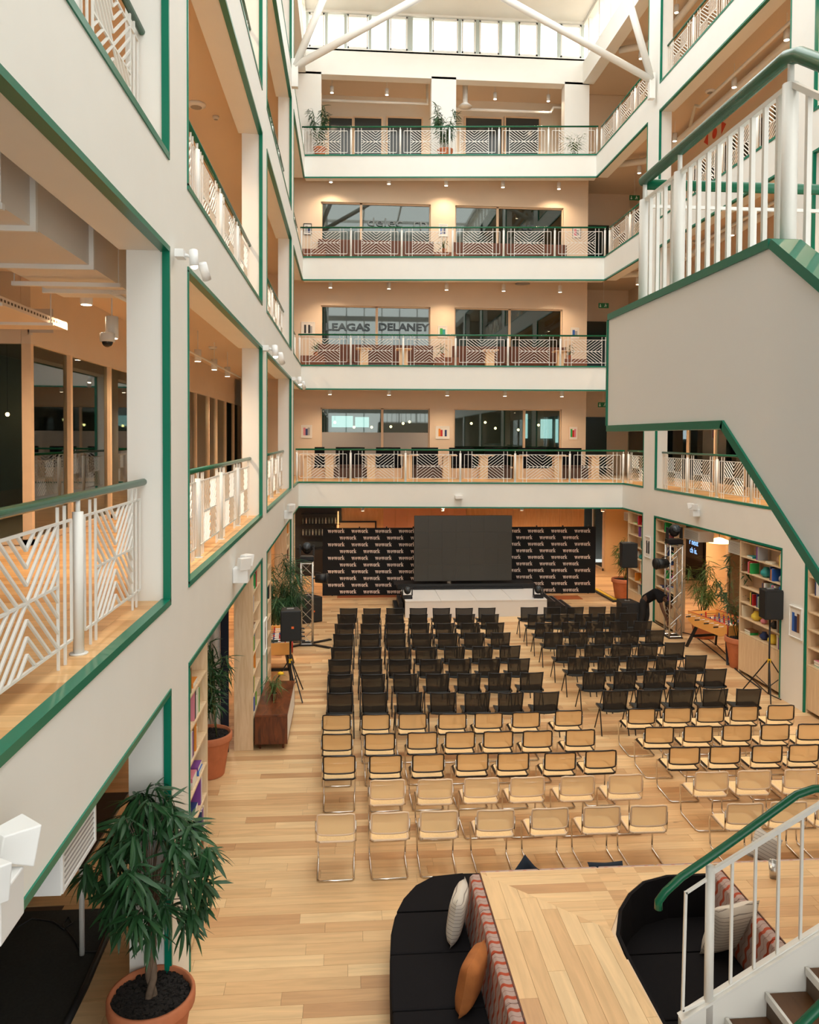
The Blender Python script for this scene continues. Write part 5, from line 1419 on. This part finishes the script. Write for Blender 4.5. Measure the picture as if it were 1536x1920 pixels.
foosball((-1.6,17.75,0),R(4),'orange foosball table with red edge partly hidden behind the left loudspeaker')

# ================================================================== SMALL WALL THINGS
def picture(loc,w,h,rz,label,cols,frame=METW):
    t=thing('picture_frame',label,'picture',loc); ORG[t.name]=Vector((0,0,0)); t.rotation_euler=(0,0,rz)
    fr=MB(); f=.02
    for q in ((-w/2,-w/2+f,-h/2,h/2),(w/2-f,w/2,-h/2,h/2),(-w/2+f,w/2-f,-h/2,-h/2+f),(-w/2+f,w/2-f,h/2-f,h/2)): fr.box(q[0],q[1],-.03,-.001,q[2],q[3])
    fr.build('frame',frame,t); MB().box(-w/2+f,w/2-f,-.012,-.002,-h/2+f,h/2-f).build('mount',mat('mount_white',(.78,.74,.68),.7),t)
    k=.2
    for i,c in enumerate(cols):
        n=len(cols); a=-w*(.5-k)+i*(w*(1-2*k))/n; b=a+(w*(1-2*k))/n; hh=h*(.5-k)*(1 if i%2==0 else .7)
        MB().box(a,b,-.014,-.0125,-h*(.5-k),hh).build('print',bookm(c),t)
def wallpic(px,py,w,h,label,cols,Y=YW,**k):
    p=PY(px,py,Y); picture((p.x,Y-.001,p.z),w,h,0,label,cols,**k)
wallpic(577,430,.30,.42,'small black framed picture on the left pillar of the third gallery',['grey','navy'],frame=BLK)
wallpic(831,432,.34,.46,'blue picture in a white frame on the middle pillar of the third gallery',['blue','grey','navy'])
wallpic(1081,436,.32,.42,'small pink picture on the right pillar of the third gallery',['pink','grey'],frame=GREY)
wallpic(578,617,.5,.52,'black and white leaf picture on the left pillar of the second gallery',['black','white','black','grey'],frame=WHITE)
wallpic(830,622,.34,.42,'green picture on the middle pillar of the second gallery',['green','teal'])
wallpic(1078,625,.32,.42,'grey blue picture on the right pillar of the second gallery',['blue','grey'])
wallpic(575,809,.40,.48,'pink and navy picture on the left pillar of the first gallery',['pink','navy','grey'])
wallpic(830,811,.52,.48,'orange print on the middle pillar of the first gallery',['orange','red','white','navy'])
wallpic(1075,812,.36,.52,'red and black picture on the right pillar of the first gallery',['green','red','pink'],frame=PINE)
picture((XL+.001,15.05,1.55),.46,.62,R(90),'white framed picture on the second left column at ground level',['white','grey'])
picture((XR-.001,22.7,2.1),.42,.62,R(-90),'white framed picture on the third right column at ground level',['black','grey','black'])
picture((XR-.001,14.95,1.68),.44,.62,R(-90),'white framed blue picture on the right column beside the tripod loudspeaker',['blue','navy','brown'])
def exit_sign(loc,rz,label,w=.38):
    up=[FL[q]-.28 for q in (2,3,4,5) if FL[q]-.28>loc[2]+.05][0]-loc[2]
    t=thing('exit_sign',label,'sign',loc); ORG[t.name]=Vector((0,0,0)); t.rotation_euler=(0,0,rz)
    MB().box(-w/2,w/2,-.02,.02,-.09,.09).build('sign_box',mat('sign_green',(.01,.14,.05),.4),t)
    MB().box(-.004,.004,-.005,.005,.09,up).build('hanger',METW,t)
    wm=mat('sign_white',(.8,.85,.8),.5)
    # arrow and running figure
    MB().box(-w*.36,-w*.30,-.022,-.0201,-.03,.05).prism([(-w*.44,-.02),(-w*.33,-.065),(-w*.22,-.02)],.0201,.022,Matrix(((1,0,0,0),(0,0,-1,0),(0,1,0,0),(0,0,0,1)))).build('arrow',wm,t)
    MB().box(w*.12,w*.2,-.022,-.0201,-.02,.03).ball((w*.18,-.021,.05),.016,8,4,(1,.1,1)).box(w*.05,w*.12,-.022,-.0201,-.05,-.02).box(w*.2,w*.27,-.022,-.0201,-.05,-.015).box(w*.22,w*.3,-.022,-.0201,.0,.02).build('running_figure',wm,t)
p=PY(1190,371,29.0); exit_sign((p.x,p.y,p.z),0,'green exit sign at the right end of the third gallery')
p=PY(1132,573,29.0); exit_sign((p.x,p.y,p.z),0,'green exit sign at the right end of the second gallery')
p=PY(1131,759,28.6); exit_sign((p.x,p.y,p.z),0,'green exit sign at the right end of the first gallery')
p=PX(520,752,-3.0); exit_sign((p.x,24.0,p.z) if False else (-2.6,24.6,FL[2]+2.75),R(20),'green exit sign in the left first gallery beyond the second column')
# red directional marks on the right gallery partition
t=thing('painted_sign','red dot between two arrows painted on the right upper gallery wall','sign',(11.34,18.2,13.9))
rm=mat('sign_red',(.6,.06,.03),.5)
zc=PX(1340,250,11.34); 
MR=Matrix(((0,0,-1,11.345),(1,0,0,zc.y),(0,1,0,zc.z),(0,0,0,1)))
cir=[(.16*math.cos(i*.4488),.16*math.sin(i*.4488)) for i in range(14)]
MB().prism(cir,0,.005,MR).build('dot',rm,t); MB().prism([(-.75,0),(-.45,-.2),(-.45,.2)],0,.005,MR).build('arrow',rm,t); MB().prism([(.45,-.2),(.75,0),(.45,.2)],0,.005,MR).build('arrow',rm,t)

def ac_unit(side,X,y0,y1,z,label,d=.4,h=.26):
    dr=-1 if side=='left' else 1
    t=thing('air_grille_unit',label,'air unit',(X,(y0+y1)/2,z)); a,b=min(X,X+dr*d),max(X,X+dr*d)
    MB().box(a,b,y0,y1,z,z+h).build('housing',PLAST,t,bevel=.004)
    for i in range(7):
        zz=z+.04+i*(h-.07)/7
        q=(X-dr*.006,X+dr*.001); MB().box(min(q),max(q),y0+.05,y1-.05,zz,zz+.006).build('louvre',GREY,t)
    q=(X-dr*.008,X+dr*.001)
    MB().box(min(q),max(q),y0+.01,y1-.01,z+.005,z+.025).box(min(q),max(q),y0+.01,y1-.01,z+h-.025,z+h-.005).box(min(q),max(q),y0+.01,y0+.035,z+.025,z+h-.025).box(min(q),max(q),y1-.035,y1-.01,z+.025,z+h-.025).build('grille_frame',PLAST,t)
ac_unit('left',-1.62,4.62,5.25,2.66,'white louvred air unit hanging in the near left ground-floor opening',.30,.30)
ac_unit('left',-1.75,17.0,17.9,2.55,'white air unit in the left opening above the bushy palm',.4,.35)
ac_unit('right',9.05,19.8,20.7,2.62,'white air unit above the truss in the right opening',.4,.28)
ac_unit('right',9.05,17.5,18.2,2.6,'white air unit beside the top of the big right bookcase',.4,.30)
ac_unit('right',9.1,24.9,25.5,2.6,'small white air unit above the potted bamboo at the right back',.4,.28)

# text on the glass of the far galleries and the banner behind the left glass
GT=mat('glass_lettering',(.045,.07,.09),.4); GT2=mat('glass_lettering_light',(.20,.24,.25),.4)
def letters(s,px,py,hpx,m,label,Y=YW+.09,wide=None):
    p=PY(px,py,Y); size=hpx/48.5*1.38
    me=text_mesh(s,size,m,.004,.012 if m is GT else .0)
    o=bpy.data.objects.new('window_lettering',me); COL.objects.link(o); o.rotation_euler=(R(90),0,0); o.location=(p.x,Y,p.z)
    if wide:
        w=max(v.co.x for v in me.vertices)-min(v.co.x for v in me.vertices); k=wide/48.5/w
        for v in me.vertices: v.co.x*=k
    tag(o,label,'lettering')
letters('LEAGAS',652,614,13,GT,'dark LEAGAS lettering on the second gallery window',wide=80)
letters('DELANEY',757,614,13,GT,'dark DELANEY lettering on the second gallery window',wide=93)
letters('delec  rp',745,418,15,GT2,'pale lower-case lettering on the left window of the third gallery',wide=108)
letters('SAP',991,427,8,GT,'small dark lettering on the right window of the third gallery',wide=22)
ban=thing('roll_up_banner','cream banner with red wing logos and lettering behind the left gallery glass','banner',(-4.6,12.2,FL[2]))
pA=PX(150,715,-4.35); 
BM=mat('banner_cream',(.78,.66,.5),.7)
y0b=PX(147,800,-4.35).y; y1b=PX(183,800,-4.35).y
MB().box(-4.37,-4.35,y0b,y1b,FL[2]+.03,FL[2]+2.25).build('banner_sheet',BM,ban); MB().box(-4.45,-4.28,y0b-.02,y1b+.02,FL[2]+.001,FL[2]+.03).build('banner_foot',GREY,ban)
rdm=mat('banner_red',(.6,.10,.05),.6); wm_=text_mesh('Travelwings',.15,rdm)
for i,z in enumerate((1.90,1.40,.92,.42)):
    o=inst(wm_,'banner_text',ban,(-4.348-ban.location.x,(y0b+y1b)/2-ban.location.y,z),(R(90),0,R(90)))
    mb=MB()
    for j in (-1,0,1): mb.prism([(j*.03,0),(j*.06+.012,.11),(j*.05-.012,.13)],0,.002,Matrix(((0,0,1,-4.348),(1,0,0,(y0b+y1b)/2),(0,1,0,FL[2]+z+.10),(0,0,0,1))))
    mb.build('wing_logo',rdm,ban)

# screen text seen through the right glass
t=thing('wall_screen','blue lit screen with text behind the right ground-floor glass','screen',(13.0,23,2.2))
pS=PX(1300,1025,12.6)
scm=mat('screen_text_glow',(.25,.5,1.0),emit=1.5)
me=text_mesh('r next\nch is.',.30,scm,.002)
MB().box(12.62,12.66,pS.y-.75,pS.y+.75,pS.z-.45,pS.z+.45).build('panel',mat('screen_black',(.01,.012,.02),.3),t)
o=inst(me,'screen_text',t,(12.615-13.0,pS.y-23,pS.z-2.2),(R(90),0,R(-90)))

# ------------------------------------------------------------------ gallery furniture at the far end
def bench(k,a,b,y,label,seat,back,h=.85,legs=None):
    t=thing('bench_seat',label,'bench',((a+b)/2,y,FL[k])); z=FL[k]
    MB().box(a,b,y-.48,y,z+.3,z+.44).build('seat',seat,t,bevel=.02); n=max(1,int((b-a)/.9)); 
    for i in range(n): MB().box(a+(b-a)*i/n+.004,a+(b-a)*(i+1)/n-.004,y-.1,y,z+.442,z+h).build('back_panel',back,t,bevel=.02)
    MB().box(a+.03,b-.03,y-.45,y-.02,z+.001,z+.299).build('plinth',legs or WALN2,t)
for k,fs_,bs in ((4,RUST,RUST),(3,RUST,RUST)):
    for j,(a,b) in enumerate(gx):
        bench(k,a-.1,b+.1,YW-.05,'rust brown leather bench below the %s windows, %s'%(['left','right'][j],LEVN[k]),fs_,bs,1.02)
for k in (3,4):
    for j,x in enumerate((-1.2,3.55,8.2)):
        if k==4 and j==2: continue
        t=thing('side_block','low brick-red planter block, %s, %s pillar'%(LEVN[k],['left','middle','right'][j]),'planter',(x,28.6,FL[k]))
        yy=28.95 if k==4 else 28.35
        MB().box(x-.42,x+.42,yy-.2,yy+.2,FL[k]+.001,FL[k]+.44).build('block',mat('planter_brown',(.20,.075,.04),.7),t,bevel=.01)
for j,x in enumerate((.6,2.0,5.1,7.7)):
    t=thing('cafe_table','small pedestal table before the benches, second gallery, %s from the left'%ORDN[j],'table',(x,28.3,FL[3]))
    MB().box(x-.28,x+.28,28.05,28.6,FL[3]+.70,FL[3]+.73).build('table_top',PINE,t,bevel=.005); MB().box(x-.15,x+.15,28.2,28.45,FL[3]+.001,FL[3]+.70).build('pedestal',PLY,t)
# first gallery: black booths divided by pale timber uprights
bxs=[PY(x,870,27.6).x for x in (577,618,696,765,838,907,972,1046,1115)]
for j in range(len(bxs)-1):
    a,b=bxs[j],bxs[j+1]
    if j%2==0:
        t=thing('booth_seat','black booth seat on pale timber base, first gallery, %s from the left'%ORDN[j//2],'bench',((a+b)/2,28,FL[2])); z=FL[2]
        MB().box(a+.2,b-.2,28.0,28.5,z+.36,z+.46).build('seat',BLKF,t,bevel=.01); MB().box(a+.2,b-.2,28.5,28.62,z+.3,z+1.08).build('backrest',BLKF,t,bevel=.01); MB().box(a+.12,b-.12,27.9,28.6,z+.001,z+.355).build('base',PINE,t)
    else:
        t=thing('booth_seat','black high-backed booth seat with dark base, first gallery, %s dark one from the left'%ORDN[j//2],'bench',((a+b)/2,28,FL[2])); z=FL[2]
        MB().box(a+.2,b-.2,28.0,28.5,z+.36,z+.46).build('seat',mat('brown_seat',(.07,.035,.025),.8),t,bevel=.01); MB().box(a+.2,b-.2,28.5,28.62,z+.3,z+1.08).build('backrest',BLKF,t,bevel=.01); MB().box(a+.12,b-.12,27.95,28.6,z+.001,z+.355).build('base',mat('brown_base',(.10,.06,.045),.8),t)
for j,x in enumerate(bxs):
    t=thing('timber_post','pale timber table between the booths, first gallery, %s from the left'%ORDN[j],'table',(x,27.8,FL[2]))
    MB().box(x-.14,x+.14,27.5,27.86,FL[2]+.001,FL[2]+.80).build('panel',PLY,t,bevel=.004); MB().box(x-.35,x+.35,27.4,27.88,FL[2]+.80,FL[2]+.83).build('table_top',PINE,t)
# pendant bulbs and bright panes inside the rooms of the first gallery
for j,(x,y) in enumerate(((628,792),(664,801),(697,801),(733,800),(756,794),(768,791),(884,794),(910,792),(929,803),(972,806),(1010,797),(1050,794))):
    p=PY(x,y,31.6); t=thing('pendant_bulb','glowing pendant bulb in the rooms behind the first gallery, %s from the left'%(ORDN[j]),'lamp',p,'pendant bulbs')
    MB().tube([(p.x,p.y,p.z+.08),(p.x,p.y,FL[3]-.3)],.006,5).build('cord',BLK,t); MB().ball(p,.05,8,6).build('bulb',BULBE,t,True)
for (x0,x1,y0,y1) in ((622,662,780,801),(666,692,782,801),(982,990,776,822),(1014,1036,786,822),(1042,1050,786,830)):
    a=PY(x0,y1,33.2); b=PY(x1,y0,33.2)
    wn=struct(MB().box(a.x,b.x,33.22,33.25,a.z,b.z).build('window_%d'%n,WINE)); n+=1
# bright windows in the offices behind the left and right first galleries
for (yy0,yy1) in ((16.2,17.4),(18.2,19.2),(22,23.2),(24,25)):
    wn=struct(MB().box(-8.89,-8.86,yy0,yy1,FL[2]+1.0,FL[2]+2.1).build('window_%d'%n,WINE)); n+=1
    wn=struct(MB().box(13.05,13.09,yy0+4,yy1+4,FL[2]+1.0,FL[2]+2.3).build('window_%d'%n,WINE)); n+=1
for j,(x,y) in enumerate(((14,777),(49,763),(60,787),(43,795),(130,797),(163,792))):
    p=PX(x,y,-6.0 if x<80 else -5.4); t=thing('pendant_bulb','small glowing bulb seen through the left gallery glass, %s of six'%ORDN[j],'lamp',p)
    MB().tube([(p.x,p.y,p.z+.05),(p.x,p.y,FL[3]-.3)],.004,5).build('cord',BLK,t); MB().ball(p,.035,8,6).build('bulb',BULBE,t,True)

# ------------------------------------------------------------------ dark area at the lower left
t=thing('cable_cover','thick black cable snaking along the edge of the dark carpet at the lower left','cable',(-2.5,7,0))
MB().tube([G(120,1930,.03),G(160,1850,.03),G(190,1780,.03),G(208,1740,.03),G(222,1700,.03)],.035,8).build('cable_run',BLK,t,True)
t=thing('cable','thin black looping cable on the dark carpet under the table','cable',(-3,7,0))
MB().tube([G(30,1740,.02),G(60,1722,.02),G(100,1728,.02),G(120,1742,.02),G(136,1730,.02),G(128,1720,.02),G(118,1735,.02),G(138,1760,.02),G(150,1785,.02),G(195,1784,.02)],.008,6).build('cable_run',BLK,t,True)
t=thing('office_table','white-legged table in the dark room at the lower left','table',(-3.6,7.6,0))
q=G(154,1792,0); MB().tube([(q.x,q.y,.0),(q.x,q.y,.95)],.028,10).build('leg',METW,t,True); q2=G(212,1640,0); MB().tube([(q2.x,q2.y,0),(q2.x,q2.y,.95)],.028,10).build('leg',METW,t,True)
MB().box(q.x-1.4,q.x+.05,q.y-.1,q2.y+.05,.95,.98).build('table_top',BLK,t)
one(MB().box(-2.09,-1.96,13.40,13.44,.001,2.9),'dark_panel',mat('navy_panel',(.006,.01,.025),.8),'narrow navy panel between the white curtain and the tall birch panel','panel')
# shelf with bottles in the recess at the back
t=thing('bar_shelf','dark bar shelving with glasses in the recess behind the left truss','shelf',(-1.1,31,0))
for z in (1.0,1.45,1.9,2.3): MB().box(-1.75,-.25,30.85,31.1,z,z+.025).build('shelf_board',BLKM,t)
MB().box(-.35,-.30,30.85,31.1,.001,2.4).build('upright',mat('warm_strip',(1,.6,.25),emit=.8),t); MB().box(-1.9,-.2,30.4,30.84,.001,1.0).build('counter',BLK,t)
for i in range(22):
    x=-1.68+(i%11)*.125; z=(1.475,1.925)[i//11]
    one(MB().lathe([(.022,.001),(.028,.02),(.028,.15),(.012,.19),(.012,.24)],(x,30.97,z),8),'bottle',mat('bottle_glass' if i%3 else 'bottle_pale',(.25,.30,.26) if i%3 else (.5,.5,.45),.15),'%s bottle on the %s bar shelf behind the left truss, %s from left'%('dark' if i%3 else 'pale',('lower','upper')[i//11],ORDN[i%11]),'bottle','bottles on the bar shelf',True)
t=thing('wall_menu','black framed board on the orange back wall above the backdrop','board',(1,31,2.3))
a=PY(628,977,31.1); b=PY(706,990,31.1)
MB().box(a.x,b.x,31.08,31.16,b.z-.5,a.z).build('board_frame',BLK,t); MB().box(a.x+.06,b.x-.06,31.07,31.08,b.z-.45,a.z-.06).build('board_face',mat('board_face',(.55,.38,.22),.5),t)
# curtain by the tall panel and cables by the foosball table
t=thing('curtain','white curtain hanging behind the left potted palm','curtain',(-2.6,13.2,0))
vs=[];fs=[]
for i in range(31):
    x=-3.0+i*.030; y=13.42+.03*math.sin(i*1.1)
    vs+=[(x,y,.003),(x,y,2.9)]
for i in range(30): fs.append((2*i,2*i+2,2*i+3,2*i+1))
MB().add(vs,fs).build('cloth',mat('curtain_white',(.62,.58,.54),.9),t,True)
t=thing('floor_cable','dark cables running along the floor under the right foosball table','cable',(8.6,19,0))
MB().tube([G(1225,1165,.015),G(1250,1180,.015),G(1300,1190,.015),G(1345,1225,.015),G(1395,1268,.015),G(1425,1290,.015)],.014,6).build('cable_run',BLK,t,True)
MB().tube([G(1300,1180,.015),G(1345,1210,.015),G(1380,1245,.015),G(1440,1300,.015),G(1465,1312,.015)],.010,6).build('cable_run',BLK,t,True)
t=thing('cable_ramp','yellow and black cable ramp on the floor at the right back','cable ramp',(8.6,27,0))
a=G(1118,1107,.02); b=G(1156,1128,.02); MB().bar((a.x,a.y,.03),(b.x,b.y,.03),.25,.05).build('ramp_body',BLK,t); MB().bar((a.x,a.y+.1,.065),(b.x,b.y+.1,.065),.12,.02).build('yellow_lid',mat('ramp_yellow',(.8,.55,.02),.5),t)
# ground-floor warm lamps at the back
for j,(x,y) in enumerate(((-2.8,29.5),(.6,29.6),(3.6,29.6),(6.6,29.6),(9.6,29.2),(10.2,26.6))):
    canlamp((x,y,2.55),'white cylinder ceiling lamp above the backdrop area, %s from the left'%ORDN[j],110,group=None)
t=thing('pendant_lamp','glowing round pendant lamp behind the right ground-floor glass','lamp',(11.0,18.3,2.5))
p=PX(1349,1014,10.9); MB().lathe([(.30,0),(.27,.07),(.1,.14),(.02,.16)],(10.9,p.y,p.z-.06),16).build('shade',mat('shade_glow',(1,.62,.30),emit=5),t,True); MB().tube([(10.9,p.y,p.z+.1),(10.9,p.y,3.55)],.008,6).build('cord',BLK,t)
